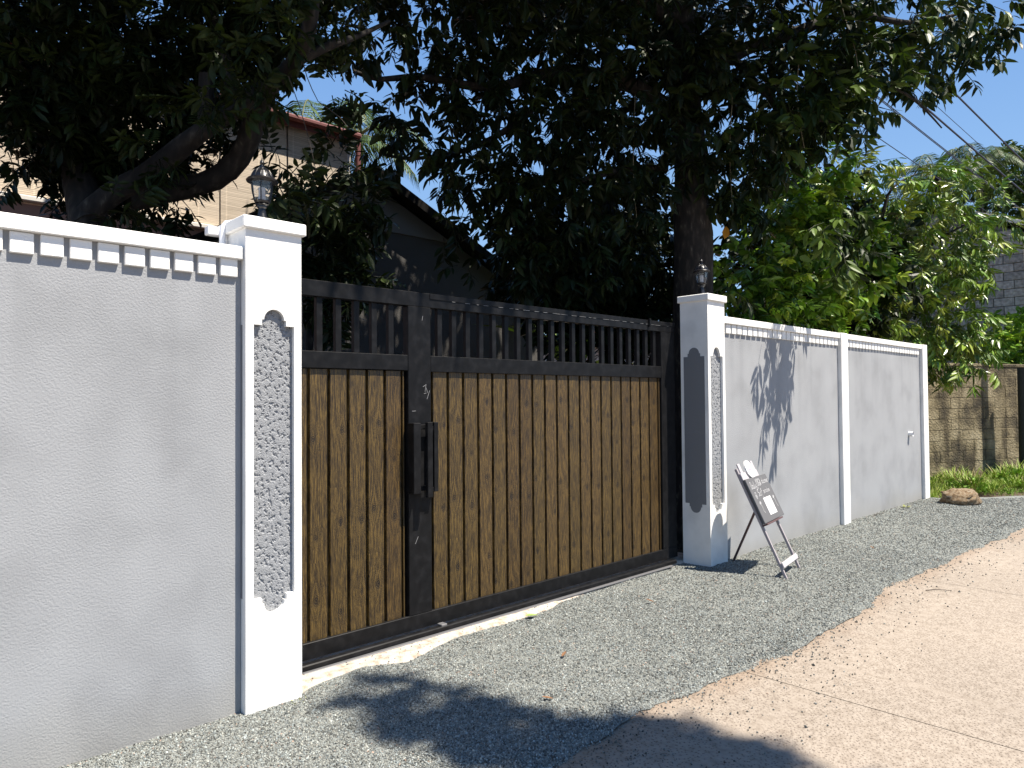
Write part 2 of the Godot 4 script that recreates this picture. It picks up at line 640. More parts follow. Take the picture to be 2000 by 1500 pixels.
	# pale strip of concrete under the gate
	st = begin()
	x = 1.62
	while x < 5.9:
		var x2 := x + 0.03
		for k in 3:
			var q := []
			for o in [[x, k + 1], [x2, k + 1], [x2, k], [x, k]]:
				var z: float = lerpf(-0.6, apron_z(o[0]), [0.0, 0.6, 0.94, 1.0][o[1]])
				q.append(Vector3(o[0], 0.026 + 0.003 * wob.get_noise_2d(o[0] * 300.0, z * 300.0) - (0.02 if o[1] == 3 else 0.0), z))
			quad(st, q[0], q[1], q[2], q[3])
		x = x2
	st.index()
	st.generate_normals()
	solo("pavement", st.commit(), M.apron, "strip of pale concrete under the sliding gate with a ragged edge", "pavement", Vector3.ZERO, "", "structure")


func scatter(called: String, mesh: Mesh, mt: Material, where: Array[Transform3D], tints: PackedColorArray, parent: Node) -> MultiMeshInstance3D:
	var mm := MultiMesh.new()
	mm.transform_format = MultiMesh.TRANSFORM_3D
	mm.use_colors = true
	mm.mesh = mesh
	mm.instance_count = where.size()
	for i in where.size():
		mm.set_instance_transform(i, where[i])
		mm.set_instance_color(i, tints[i])
	var o := MultiMeshInstance3D.new()
	o.name = called
	o.multimesh = mm
	o.material_override = mt
	o.set_meta("kind", "stuff")
	parent.add_child(o, true)
	return o


# ---------------------------------------------------------------- walls and pillars
func plaster_face(x0: float, x1: float, y0: float, y1: float, z: float) -> ArrayMesh:
	var st := begin()
	var nx := int(ceil((x1 - x0) / 0.035))
	var ny := int(ceil((y1 - y0) / 0.05))
	for a in nx:
		for b in ny:
			var q := []
			for o in [[0, 0], [1, 0], [1, 1], [0, 1]]:
				q.append(Vector3(lerpf(x0, x1, (a + o[0]) / float(nx)), lerpf(y0, y1, (b + o[1]) / float(ny)), 0.0))
			for j in [0, 2, 1, 0, 3, 2]:
				var p: Vector3 = q[j]
				var n := wob.get_noise_2d(p.x * 45.0, p.y * 45.0)
				var v := 0.95 + 0.03 * n + 0.035 * wob.get_noise_2d(p.x * 260.0, p.y * 40.0 + 50.0)
				var splash: float = clampf(1.0 - (p.y / (0.26 + 0.16 * wob.get_noise_2d(p.x * 90.0, 5.0))), 0.0, 1.0)
				var streak := smoothstep(0.05, 0.5, wob.get_noise_2d(p.x * 520.0, 800.0 + p.y * 6.0)) * smoothstep(1.1, 2.1, p.y + 0.5 * wob.get_noise_2d(p.x * 300.0, 60.0))
				v *= 1.0 - 0.07 * streak
				var c := Color(v, v, v).lerp(Color(0.86, 0.82, 0.74), splash * 0.75)
				st.set_normal(Vector3(0, 0, 1))
				st.set_color(c)
				st.add_vertex(Vector3(p.x, p.y, z + 0.0025 * wob.get_noise_2d(p.x * 60.0 + 900.0, p.y * 60.0)))
	st.index()
	st.generate_normals()
	return st.commit()


func wall_run(w: Node3D, x0: float, x1: float, dx0: float, dx1: float, pitch: float, gap: float) -> void:
	part("plaster_face", plaster_face(x0, x1, -0.06, 2.222, 0.0), M.gray, w)
	part("coping", box_mesh(Vector3(x1 - x0, 0.064, 0.256), 0.004), M.white, w, Vector3((x0 + x1) / 2, 2.247, -0.092))
	var dm := box_mesh(Vector3(pitch - gap, 0.086, 0.03), 0.003)
	var x := dx1 - gap * 0.8
	rng.seed = 99
	while x - (pitch - gap) > dx0:
		part("dentil", dm, M.white, w, Vector3(x - (pitch - gap) / 2, 2.170 + rng.randf_range(-0.0015, 0.0015), 0.003 + rng.randf_range(-0.001, 0.001)))
		x -= pitch


func build_walls() -> void:
	var w := thing("boundary_wall", "grey plastered wall with white coping at the left edge, left of the gate", "wall")
	wall_run(w, -4.0, XL - 0.002, -0.6, 1.418, 0.1045, 0.022)
	part("wall_core", box_mesh(Vector3(XL + 4.0, 2.27, 0.2), 0.0), M.white, w, Vector3((XL - 4.0) / 2 - 0.003, 1.075, -0.108))
	w = thing("boundary_wall", "grey plastered wall with two panels right of the gate, behind the easel", "wall")
	wall_run(w, XR + PW + 0.002, 11.572, XR + PW + 0.03, 8.602, 0.1035, 0.021)
	var dm := box_mesh(Vector3(0.0825, 0.086, 0.03), 0.003)
	var x := 8.83
	while x < 11.5:
		part("dentil", dm, M.white, w, Vector3(x + 0.0413, 2.170, 0.003))
		x += 0.1035
	part("wall_core", box_mesh(Vector3(5.86, 2.27, 0.2), 0.0), M.white, w, Vector3((XR + PW + 11.78) / 2, 1.075, -0.108))
	part("wall_post", box_mesh(Vector3(0.195, 2.35, 0.10), 0.005), M.white, w, Vector3(8.705, 1.107, -0.003))
	part("wall_post", box_mesh(Vector3(0.205, 2.38, 0.25), 0.005), M.white, w, Vector3(11.675, 1.093, -0.078))


func panel_outline(cx: float, w: float, yb: float, yt: float) -> PackedVector2Array:
	# tall panel with stepped shoulders and a round head at both ends, anticlockwise from bottom
	var p := PackedVector2Array()
	var hw := w * 0.5
	var s1 := hw * 0.60
	var r := hw * 0.50
	var sh := 0.028
	for e in 2:
		var yy: float = yb if e == 0 else yt
		var sg: float = 1.0 if e == 0 else -1.0
		var pts := []
		pts.append(Vector2(-hw, yy))
		pts.append(Vector2(-s1, yy))
		pts.append(Vector2(-s1, yy - sg * sh))
		for k in 13:
			var a := PI - PI * k / 12.0
			pts.append(Vector2(cos(a) * r, yy - sg * (sh + sin(a) * r)))
		pts.append(Vector2(s1, yy - sg * sh))
		pts.append(Vector2(s1, yy))
		pts.append(Vector2(hw, yy))
		if e == 1:
			pts.reverse()
		for q in pts:
			p.append(Vector2(cx + q.x, q.y))
	return p


func build_pillar(x: float, label: String, height: float, base_y: float) -> void:
	var p := thing("gate_pillar", label, "pillar", Vector3(x, 0, 0))
	var d := 0.285
	var cx := PW * 0.5
	var st := begin()
	box(st, Vector3(cx, (height + base_y) / 2 - 0.03, PF - 0.03 - (d - 0.03) / 2), Vector3(PW, height - base_y, d - 0.03), 0.0)
	# front skin with the panel cut out of it
	var pan := panel_outline(cx, 0.211, 0.555, 1.900)
	var top := height - 0.05
	var left := PackedVector2Array()
	var right := PackedVector2Array()
	var n := pan.size()
	var bot_i := 0
	var top_i := 0
	for i in n:
		if pan[i].y < pan[bot_i].y:
			bot_i = i
		if pan[i].y > pan[top_i].y:
			top_i = i
	# right half: along the outline from lowest to highest point, then round by the right edge
	var i := bot_i
	while true:
		right.append(pan[i])
		if i == top_i:
			break
		i = (i + 1) % n
	right.append(Vector2(cx, top))
	right.append(Vector2(PW, top))
	right.append(Vector2(PW, base_y))
	right.append(Vector2(cx, base_y))
	i = top_i
	while true:
		left.append(pan[i])
		if i == bot_i:
			break
		i = (i + 1) % n
	left.append(Vector2(cx, base_y))
	left.append(Vector2(0, base_y))
	left.append(Vector2(0, top))
	left.append(Vector2(cx, top))
	plate(st, right, PF, 0.0)
	plate(st, left, PF, 0.0)
	for k in n:
		var a := pan[k]
		var b := pan[(k + 1) % n]
		quad(st, Vector3(b.x, b.y, PF - 0.03), Vector3(a.x, a.y, PF - 0.03), Vector3(a.x, a.y, PF), Vector3(b.x, b.y, PF))
	quad(st, Vector3(0, base_y, PF - 0.03), Vector3(0, base_y, PF), Vector3(0, top, PF), Vector3(0, top, PF - 0.03))
	quad(st, Vector3(PW, base_y, PF), Vector3(PW, base_y, PF - 0.03), Vector3(PW, top, PF - 0.03), Vector3(PW, top, PF))
	part("shaft", st.commit(), M.white, p)
	part("cap", box_mesh(Vector3(PW + 0.04, 0.062, d + 0.04), 0.006), M.white, p, Vector3(cx, height - 0.031, PF - d / 2))
	# thrown roughcast inside the panel
	var rn := noise(FastNoiseLite.TYPE_SIMPLEX, 26.0, 7 + int(x), 2)
	rn.domain_warp_enabled = true
	rn.domain_warp_amplitude = 0.02
	rn.domain_warp_frequency = 14.0
	var sf := begin()
	var c := 0.0035
	var nx := int(0.215 / c)
	var ny := int(1.62 / c)
	var H := []
	for a in nx + 1:
		var colm := PackedFloat32Array()
		for b in ny + 1:
			var px := a * c
			var py := b * c
			var v := rn.get_noise_2d(px * 1.15 + x * 3.0, py * 0.85) * 0.75 + 0.35 * rn.get_noise_2d(px * 2.6 + 9.0, py * 2.6)
			colm.append(0.0048 * smoothstep(-0.37, -0.25, v) + 0.0014 * maxf(-0.24, v))
		H.append(colm)
	var ox := cx - 0.1075
	var oy := 0.418
	for a in nx:
		for b in ny:
			var q := []
			for o in [[0, 0], [1, 0], [1, 1], [0, 1]]:
				q.append(Vector3(ox + (a + o[0]) * c, oy + (b + o[1]) * c, PF - 0.0285 + H[a + o[0]][b + o[1]]))
			quad(sf, q[0], q[1], q[2], q[3])
	part("roughcast_panel", sf.commit(), M.rough_gray, p)
	# painted panel on the face that looks along the gate
	var sp := begin()
	var side := panel_outline(0.0, 0.215, 0.562, 1.897)
	plate(sp, side, 0.003, 0.006, Vector3(0, 0, PF - d / 2 - 0.002), Basis(Vector3(0, 0, 1), Vector3.UP, Vector3(-1, 0, 0)))
	part("painted_panel", sp.commit(), M.panel_gray, p)


func build_lantern(x: float, y: float, label: String, s: float) -> void:
	var l := thing("lantern", label, "lantern", Vector3(x, y, PF - 0.1425))
	l.scale = Vector3(s, s, s)
	var st := begin()
	lathe(st, [Vector2(0, 0), Vector2(0.047, 0), Vector2(0.044, 0.012), Vector2(0.03, 0.028), Vector2(0.021, 0.06), Vector2(0.018, 0.085), Vector2(0.025, 0.092), Vector2(0.025, 0.1), Vector2(0.034, 0.106), Vector2(0.03, 0.112), Vector2(0.0, 0.113)], 20)
	part("stand", st.commit(), M.black_metal, l)
	st = begin()
	lathe(st, [Vector2(0.0, 0.112), Vector2(0.040, 0.114), Vector2(0.043, 0.122), Vector2(0.038, 0.127), Vector2(0, 0.128)], 6)
	part("cage_base", st.commit(), M.black_metal, l)
	for k in 6:
		var a := TAU * k / 6.0
		var d := Vector3(cos(a), 0, sin(a))
		part("rib", tube_mesh([d * 0.040 + Vector3(0, 0.12, 0), d * 0.052 + Vector3(0, 0.17, 0), d * 0.058 + Vector3(0, 0.225, 0)], [0.0035], 5), M.black_metal, l)
		var b := TAU * (k + 1) / 6.0
		var e := Vector3(cos(b), 0, sin(b))
		var g := begin()
		for h in 2:
			var r0: float = [0.038, 0.050][h]
			var r1: float = [0.050, 0.056][h]
			var y0: float = [0.128, 0.17][h]
			var y1: float = [0.17, 0.224][h]
			quad(g, e * r0 + Vector3(0, y0, 0), d * r0 + Vector3(0, y0, 0), d * r1 + Vector3(0, y1, 0), e * r1 + Vector3(0, y1, 0))
		part("pane", g.commit(), M.glass, l)
	st = begin()
	lathe(st, [Vector2(0.02, 0.127), Vector2(0.02, 0.145), Vector2(0.017, 0.15), Vector2(0.017, 0.195), Vector2(0.0, 0.2)], 14)
	part("bulb", st.commit(), M.bulb, l)
	st = begin()
	lathe(st, [Vector2(0.05, 0.222), Vector2(0.076, 0.224), Vector2(0.079, 0.232), Vector2(0.072, 0.240), Vector2(0.056, 0.246), Vector2(0.05, 0.262), Vector2(0.04, 0.278), Vector2(0.026, 0.29), Vector2(0.017, 0.296), Vector2(0.016, 0.304), Vector2(0, 0.305)], 24)
	for k in 12:
		var a := TAU * k / 12.0
		var d := Vector3(cos(a), 0, sin(a))
		tube(st, [d * 0.057 + Vector3(0, 0.246, 0), d * 0.05 + Vector3(0, 0.264, 0), d * 0.04 + Vector3(0, 0.28, 0), d * 0.02 + Vector3(0, 0.296, 0)], [0.003], 4)
	part("roof", st.commit(), M.black_metal, l)
	st = begin()
	lathe(st, [Vector2(0, 0.303), Vector2(0.009, 0.305), Vector2(0.007, 0.315), Vector2(0.012, 0.325), Vector2(0.009, 0.334), Vector2(0.003, 0.343), Vector2(0, 0.358)], 12)
	part("finial", st.commit(), M.black_metal, l)


# ---------------------------------------------------------------- gate
func plank_mesh(w: float, h: float, col: int, flip: bool, v0: float) -> ArrayMesh:
	var st := begin()
	var prof := [Vector2(0.0, 0.0), Vector2(0.0145, 0.0), Vector2(0.0185, 0.020), Vector2(0.021, 0.0215), Vector2(w * 0.5, 0.0225), Vector2(w - 0.006, 0.0215), Vector2(w - 0.0035, 0.020), Vector2(w - 0.001, 0.0), Vector2(w, 0.0)]
	for i in prof.size() - 1:
		var a: Vector2 = prof[i]
		var b: Vector2 = prof[i + 1]
		var n := Vector3(-(b.y - a.y), 0, b.x - a.x).normalized()
		var q := [Vector3(a.x, 0, a.y), Vector3(b.x, 0, b.y), Vector3(b.x, h, b.y), Vector3(a.x, h, a.y)]
		var ua := (col + 0.02 + 0.96 * a.x / w) / 4.0
		var ub := (col + 0.02 + 0.96 * b.x / w) / 4.0
		if flip:
			ua = (col + 0.98 - 0.96 * a.x / w) / 4.0
			ub = (col + 0.98 - 0.96 * b.x / w) / 4.0
		var uv := [Vector2(ua, v0 + h * 0.62), Vector2(ub, v0 + h * 0.62), Vector2(ub, v0), Vector2(ua, v0)]
		for j in [0, 2, 1, 0, 3, 2]:
			st.set_normal(n)
			st.set_uv(uv[j])
			st.add_vertex(q[j])
	st.generate_tangents()
	return st.commit()


func build_gate() -> void:
	var g := thing("sliding_gate", "black steel sliding gate clad with brown wood-grain boards between two pillars", "gate", Vector3(0, 0, GZ))
	var x0 := 1.735
	var x1 := 5.60
	var yt := 2.216
	var zc := -0.03
	var th := 0.06
	part("top_rail", box_mesh(Vector3(x1 - x0, 0.093, th), 0.003), M.gate, g, Vector3((x0 + x1) / 2, yt - 0.0465, zc))
	part("bottom_rail", box_mesh(Vector3(x1 - x0, 0.095, th), 0.003), M.gate, g, Vector3((x0 + x1) / 2, 0.1115, zc))
	part("middle_rail", box_mesh(Vector3(2.608 - 1.80, 0.098, th), 0.003), M.gate, g, Vector3((2.608 + 1.80) / 2, 1.759, zc - 0.0015))
	part("middle_rail", box_mesh(Vector3(5.375 - 2.787, 0.105, th), 0.003), M.gate, g, Vector3((5.375 + 2.787) / 2, 1.757, zc - 0.0015))
	part("stile", box_mesh(Vector3(0.178, 1.964, th), 0.003), M.gate, g, Vector3(2.6975, 1.141, zc + 0.0005))
	part("stile", box_mesh(Vector3(0.215, 1.964, th), 0.003), M.gate, g, Vector3(5.484, 1.141, zc - 0.0005))
	part("stile", box_mesh(Vector3(0.075, 1.964, th), 0.003), M.gate, g, Vector3(1.7715, 1.141, zc - 0.0005))
	# capping flat on the top rail and weld line
	part("capping_strip", box_mesh(Vector3(x1 - 2.78, 0.036, 0.004), 0.001), M.gate, g, Vector3((x1 + 2.78) / 2, yt - 0.019, 0.0023))
	var bar := box_mesh(Vector3(0.0385, 0.318, 0.032), 0.002)
	for k in 7:
		var bx := 1.8795 + 0.1227 * k
		if bx < 2.56:
			part("picket", bar, M.gate, g, Vector3(bx, 1.967, -0.034))
	for k in 21:
		part("picket", bar, M.gate, g, Vector3(2.876 + 0.1212 * k, 1.967, -0.034))
	# boards
	var meshes := {}
	rng.seed = 12
	var spans := [[1.795, 2.585, 0.1285, 1.548], [2.800, 5.372, 0.1335, 1.548]]
	for s in spans:
		var x: float = s[0]
		var i := 0
		while x < s[1]:
			var wd: float = minf(s[2], s[1] - x + 0.004)
			var col := (i * 3 + (1 if s[0] > 2.0 else 0)) % 4
			var key := "%d_%d_%d" % [col, int(wd * 1000), i % 3]
			if not meshes.has(key):
				meshes[key] = plank_mesh(wd, s[3], col, i % 3 == 1, [0.0, 0.31, 0.57][i % 3])
			part("board", meshes[key], M["plank%d" % (rng.randi() % 3)], g, Vector3(x, 0.158, -0.041))
			x += s[2]
			i += 1
	part("backing_sheet", box_mesh(Vector3(3.75, 1.56, 0.004), 0.0), M.gate, g, Vector3(3.66, 0.935, -0.047))
	# pull handle: two channels and a lock bar
	var hn := part("handle", box_mesh(Vector3(0.055, 0.445, 0.07), 0.003), M.gate, g, Vector3(2.626, 1.155, 0.036))
	part("lock_bar", box_mesh(Vector3(0.04, 0.475, 0.03), 0.003), M.gate, hn, Vector3(0.082, -0.012, 0.045))
	part("pull_plate", box_mesh(Vector3(0.035, 0.445, 0.055), 0.003), M.gate, hn, Vector3(0.152, 0.002, 0.002))
	part("bracket", box_mesh(Vector3(0.07, 0.03, 0.03), 0.002), M.gate, hn, Vector3(0.055, 0.195, 0.0))
	part("bracket", box_mesh(Vector3(0.07, 0.03, 0.03), 0.002), M.gate, hn, Vector3(0.055, -0.195, 0.0))
	part("bracket", box_mesh(Vector3(0.05, 0.028, 0.03), 0.002), M.gate, hn, Vector3(0.118, 0.185, 0.008))
	part("bracket", box_mesh(Vector3(0.05, 0.028, 0.03), 0.002), M.gate, hn, Vector3(0.118, -0.205, 0.008))
	# scratches in the paint
	for q in [[2.735, 1.615, 0.03, 0.5], [2.742, 1.60, 0.05, 1.4], [2.752, 1.585, 0.035, 1.9], [2.738, 1.565, 0.02, 0.2], [2.764, 1.555, 0.06, 1.2], [2.65, 1.452, 0.03, 0.05], [2.667, 0.63, 0.05, 1.1], [2.72, 2.05, 0.03, 1.4]]:
		part("scratch_mark", box_mesh(Vector3(q[2], 0.0028, 0.0012), 0.0), M.scratch, g, Vector3(q[0], q[1], 0.0008), Basis(Vector3(0, 0, 1), q[3]))
	for k in 26:
		var sx := 3.0 + k * 0.098 + rng.randf_range(-0.03, 0.03)
		part("scratch_mark", box_mesh(Vector3(rng.randf_range(0.02, 0.085), 0.0022, 0.0016), 0.0), M.scratch, g, Vector3(sx, yt - 0.0385, 0.0028), Basis(Vector3(0, 0, 1), rng.randf_range(-0.02, 0.02)))
	# little bracket on the top rail
	part("guide_bracket", box_mesh(Vector3(0.02, 0.07, 0.02), 0.002), M.gate, g, Vector3(5.19, 2.19, 0.012))
	# track on the ground
	var t := thing("gate_track", "long black steel track rail on the ground below the gate", "rail", Vector3(0, 0, GZ))
	part("upper_rail", box_mesh(Vector3(3.66, 0.034, 0.05), 0.006), M.gate, t, Vector3(3.66, 0.046, 0.04))
	part("lower_rail", box_mesh(Vector3(3.55, 0.012, 0.085), 0.003), M.rail_wear, t, Vector3(3.62, 0.025, 0.05))
	part("joint_plate", box_mesh(Vector3(0.045, 0.02, 0.05), 0.003), M.rail_wear, t, Vector3(2.84, 0.064, 0.035))
	# guide post behind the right end of the gate
	solo("gate_post", box_mesh(Vector3(0.12, 2.1, 0.08), 0.004), M.gate, "black steel guide post in shade behind the right end of the gate", "post", Vector3(5.56, 1.05, -0.43))


# ---------------------------------------------------------------- sign on the easel
func build_easel() -> void:
	var F := Vector3(5.727, 0.0, 0.703)
	var wd := Vector3(0.9823, 0, -0.1875)
	var up := (Vector3(5.650, 0.896, 0.298) - F).normalized()
	var nrm := wd.cross(up).normalized()
	var B := Basis(wd, up, nrm)
	var e := thing("easel", "tripod easel with pale header and thin legs standing by the right pillar", "easel", F)
	part("front_leg", box_mesh(Vector3(0.022, 0.99, 0.022), 0.002), M.easel, e, B * Vector3(0.0, 0.495, 0), B)
	part("front_leg", box_mesh(Vector3(0.022, 0.99, 0.022), 0.002), M.easel, e, B * Vector3(0.43, 0.495, 0), B)
	part("crossbar", box_mesh(Vector3(0.45, 0.045, 0.018), 0.003), M.easel_white, e, B * Vector3(0.215, 0.118, 0.021), B)
	part("ledge", box_mesh(Vector3(0.47, 0.014, 0.05), 0.002), M.easel_leg, e, B * Vector3(0.215, 0.468, 0.034), B)
	var foot := Vector3(6.0, 0.0, 0.06) - F
	var hinge := B * Vector3(0.19, 0.64, -0.02)
	part("rear_leg", tube_mesh([foot, hinge], [0.011], 4), M.easel_leg, e)
	# header: two side slats, a bar, and an oval plaque
	part("header_bar", box_mesh(Vector3(0.45, 0.07, 0.014), 0.003), M.easel_white, e, B * Vector3(0.215, 0.905, 0.019), B)
	part("side_slat", box_mesh(Vector3(0.06, 0.12, 0.012), 0.002), M.easel_white, e, B * Vector3(0.045, 0.965, 0.018), B)
	part("side_slat", box_mesh(Vector3(0.05, 0.12, 0.012), 0.002), M.easel_white, e, B * Vector3(0.40, 0.965, 0.018), B)
	var oval := PackedVector2Array()
	var ring := PackedVector2Array()
	for k in 28:
		var a := TAU * k / 28.0
		oval.append(Vector2(cos(a) * 0.095, sin(a) * 0.082))
	var st := begin()
	plate(st, oval, 0.006, 0.012)
	var pq := part("plaque", st.commit(), M.paper, e, B * Vector3(0.222, 0.955, 0.036), B)
	st = begin()
	for k in 28:
		var a := TAU * k / 28.0
		var b := TAU * (k + 1) / 28.0
		var p0 := Vector3(cos(a) * 0.060, sin(a) * 0.05, 0.0075)
		var p1 := Vector3(cos(b) * 0.060, sin(b) * 0.05, 0.0075)
		quad(st, p0 * Vector3(0.9, 0.88, 1), p0, p1, p1 * Vector3(0.9, 0.88, 1))
	for z in [[-0.02, 0.0, 0.05, 1.0], [0.0, -0.01, 0.05, -0.9], [0.018, 0.008, 0.04, 1.2]]:
		box(st, Vector3(z[0], z[1], 0.0075), Vector3(z[2], 0.007, 0.001), 0.0, Basis(Vector3(0, 0, 1), z[3]))
	part("emblem", st.commit(), M.purple, pq)
	# chalkboard with writing
	var c := thing("chalkboard", "grey chalkboard with white handwriting and a blank sheet, resting on the easel", "chalkboard", F + B * Vector3(0.272, 0.678, 0.032))
	c.basis = B
	part("board", box_mesh(Vector3(0.585, 0.40, 0.024), 0.003), M.board, c)
	part("paper_sheet", box_mesh(Vector3(0.208, 0.155, 0.002), 0.0), M.paper, c, Vector3(0.032, -0.075, 0.0135))
	var w := begin()
	write(w, "Daily", Vector2(-0.235, 0.105), 0.058)
	write(w, "YOGA", Vector2(-0.075, 0.115), 0.062)
	write(w, "classes", Vector2(0.09, 0.125), 0.048)
	part("writing", w.commit(), M.chalk, c, Vector3(0, 0, 0.0128))
	w = begin()
	write(w, "@", Vector2(-0.225, 0.015), 0.055)
	write(w, "Surf", Vector2(-0.135, 0.03), 0.058)
	write(w, "paradise", Vector2(0.02, 0.042), 0.042)
	part("writing", w.commit(), M.chalk, c, Vector3(0, 0, 0.0128))
	w = begin()
	for s in [[-0.19, -0.03], [0.215, -0.02]]:
		var o := Vector2(s[0], s[1])
		stroke(w, [o + Vector2(-0.018, 0.0), o + Vector2(0.004, 0.016), o + Vector2(0.022, 0.002), o + Vector2(0.0, -0.008), o + Vector2(0.012, -0.034), o + Vector2(0.004, -0.06), o + Vector2(0.02, -0.09)], 0.0045)
		stroke(w, [o + Vector2(-0.012, -0.008), o + Vector2(0.018, 0.012)], 0.006)
	part("doodle", w.commit(), M.chalk, c, Vector3(0, 0, 0.0128))


func stroke(st: SurfaceTool, pts: Array, w: float) -> void:
	for i in pts.size() - 1:
		var a: Vector2 = pts[i]
		var b: Vector2 = pts[i + 1]
		var d := (b - a).normalized() * (w * 0.35)
		var n := Vector2(-(b - a).y, (b - a).x).normalized() * w * 0.5
		a -= d
		b += d
		quad(st, Vector3(a.x - n.x, a.y - n.y, 0), Vector3(b.x - n.x, b.y - n.y, 0), Vector3(b.x + n.x, b.y + n.y, 0), Vector3(a.x + n.x, a.y + n.y, 0))


func write(st: SurfaceTool, text: String, at: Vector2, h: float) -> void:
	var G := {
		"D": "00 02 06 08 28 36 32 20 00", "a": "34 14 03 01 10 20 31 34 30 40", "i": "04 00 10", "l": "08 00 10 20", "y": "04 02 11 31 34 3a 1b", "Y": "08 15 38 15 1a 0b",
		"O": "18 06 02 10 20 32 36 28 18", "G": "37 18 06 02 10 30 33 23", "A": "00 18 30 22 12", "c": "33 24 14 03 01 10 20 31", "s": "34 14 03 22 21 10 00", "e": "02 32 33 24 14 03 01 10 30",
		"@": "33 24 14 13 22 33 31 42 46 38 18 06 02 10 30", "S": "37 28 18 07 05 34 32 20 00", "u": "04 01 10 20 31 34 30 40", "r": "04 00 03 14 24", "f": "27 18 06 0b 02 05 25", "p": "04 0b 03 14 24 33 31 20 00", "d": "34 14 03 01 10 20 31 38 30 40",
	}
	var x := at.x
	for ch in text:
		var pts := []
		var far := 0.0
		for tok in G[ch].split(" "):
			var yy: float = tok[1].to_int() if tok[1] in "0123456789" else (-2.0 if tok[1] == "a" else -3.0)
			far = maxf(far, tok[0].to_float())
			pts.append(Vector2(x + (tok[0].to_float() + yy * 0.15) * h * 0.135, at.y + yy / 8.0 * h))
		stroke(st, pts, h * 0.085)
		x += (far + 1.1) * h * 0.135


# ---------------------------------------------------------------- small things
func build_small() -> void:
	# conduit beside the left pillar
	var c := thing("conduit_pipe", "white plastic pipe with an elbow behind the left pillar cap", "pipe", Vector3(1.395, 2.25, -0.16))
	var st := begin()
	tube(st, [Vector3(0, 0, 0), Vector3(0, 0.12, 0), Vector3(0.006, 0.155, 0), Vector3(0.022, 0.176, 0), Vector3(0.05, 0.184, 0), Vector3(0.09, 0.182, 0)], [0.016, 0.016, 0.019, 0.019, 0.019, 0.016], 12)
	part("elbow_pipe", st.commit(), M.pvc, c)
	part("junction_box", box_mesh(Vector3(0.07, 0.045, 0.05), 0.004), M.pvc, c, Vector3(-0.018, 0.145, -0.075))
	# stub of pipe out of the right wall
	var s := thing("wall_pipe", "short white pipe stub sticking out of the right wall's far panel", "pipe", Vector3(11.05, 0.985, 0.0))
	st = begin()
	tube(st, [Vector3(0, 0, -0.02), Vector3(0, 0, 0.055)], [0.035], 14, false)
	tube(st, [Vector3(0, 0.0, 0.056), Vector3(0, 0.0, 0.03)], [0.035, 0.027], 14, false)
	part("pipe_sleeve", st.commit(), M.pvc, s)
	part("pipe_mouth", tube_mesh([Vector3(0, 0, 0.0), Vector3(0, 0, 0.03)], [0.028], 14), M.hole, s)
	# boulder
	solo("boulder", rock_mesh(3, Vector3(0.30, 0.125, 0.22), 20, 14), M.rock, "rounded tan boulder at the foot of the wall's far end", "boulder", Vector3(11.42, 0.085, 0.52))
	var rb := [[12.35, 1.22, 0.10, "flat pinkish stone chip left of the other chips on the grass edge"], [12.62, 1.42, 0.13, "largest pale stone chip on the soil beside the grass"], [12.98, 1.52, 0.09, "stone chip farthest right on the soil below the grass"]]
	for i in rb.size():
		var q: Array = rb[i]
		solo("stone_chip", rock_mesh(10 + i, Vector3(q[2], 0.028, q[2] * 0.55), 10, 6), M.rubble, q[3], "stone", Vector3(q[0], 0.012, q[1]), "stone chips by the grass")
	# fallen leaves and twigs
	st = begin()
	leaf(st, Vector3.ZERO, Vector3(0.9, 0, 0.4).normalized(), Vector3.UP, 0.11, 0.05, 0.15, 0.1)
	var fl := solo("fallen_leaf", st.commit(), mat(0.22, 0.3, 0.08, 0.5), "pale green fallen leaf on the gravel below the gate", "leaf", Vector3(3.42, 0.034, -0.06))
	fl.rotation.y = 0.2
	var brown := mat(0.16, 0.075, 0.03, 0.8)
	for q in [[3.05, 0.62, 0.3, "brown leaf on open gravel midway between the gate and the road joint"], [4.35, 0.35, 1.9, "brown leaf on the gravel close below the right half of the gate"], [2.6, 0.98, 2.6, "brown leaf on gravel just above the foreground tree shadow"], [7.4, 0.8, 1.1, "brown leaf on gravel right of the easel, below the wall's middle post"]]:
		st = begin()
		leaf(st, Vector3.ZERO, Vector3(1, 0.05, 0), Vector3.UP, 0.055 + 0.006 * fmod(q[2] * 3.0, 3.0), 0.022, 0.5, -0.2)
		var dl := solo("dry_leaf", st.commit(), brown, q[3], "leaf", Vector3(q[0], 0.024, q[1]), "small dry leaves on the gravel")
		dl.rotation.y = q[2]
	st = begin()
	tube(st, [Vector3(0, 0, 0), Vector3(0.12, 0.006, -0.03), Vector3(0.22, 0.004, -0.03), Vector3(0.36, 0.01, -0.07)], [0.004, 0.005, 0.004, 0.002], 5)
	tube(st, [Vector3(0.2, 0.005, -0.03), Vector3(0.25, 0.03, 0.03)], [0.003, 0.0015], 4)
	solo("dry_twig", st.commit(), M.twig, "thin dry twig lying along the foot of the right wall", "twig", Vector3(9.35, 0.018, 0.10))
	st = begin()
	tube(st, [Vector3(0, 0, 0), Vector3(0.07, 0.004, 0.05), Vector3(0.13, 0.0, 0.14)], [0.003, 0.003, 0.002], 4)
	solo("dry_twig", st.commit(), M.twig, "short dark twig lying on the road near its right bend", "twig", Vector3(6.15, 0.006, 1.62))
	# orange leaf caught on the trunk
	st = begin()
	leaf(st, Vector3.ZERO, Vector3(0.25, 1.0, 0.1).normalized(), Vector3(-0.6, 0, 0.8), 0.16, 0.085, 0.2, 0.15)
	solo("yellow_leaf", st.commit(), M.leaf_yellow, "single orange-yellow leaf caught on the big trunk above the right pillar", "leaf", Vector3(6.78, 3.20, -0.42))


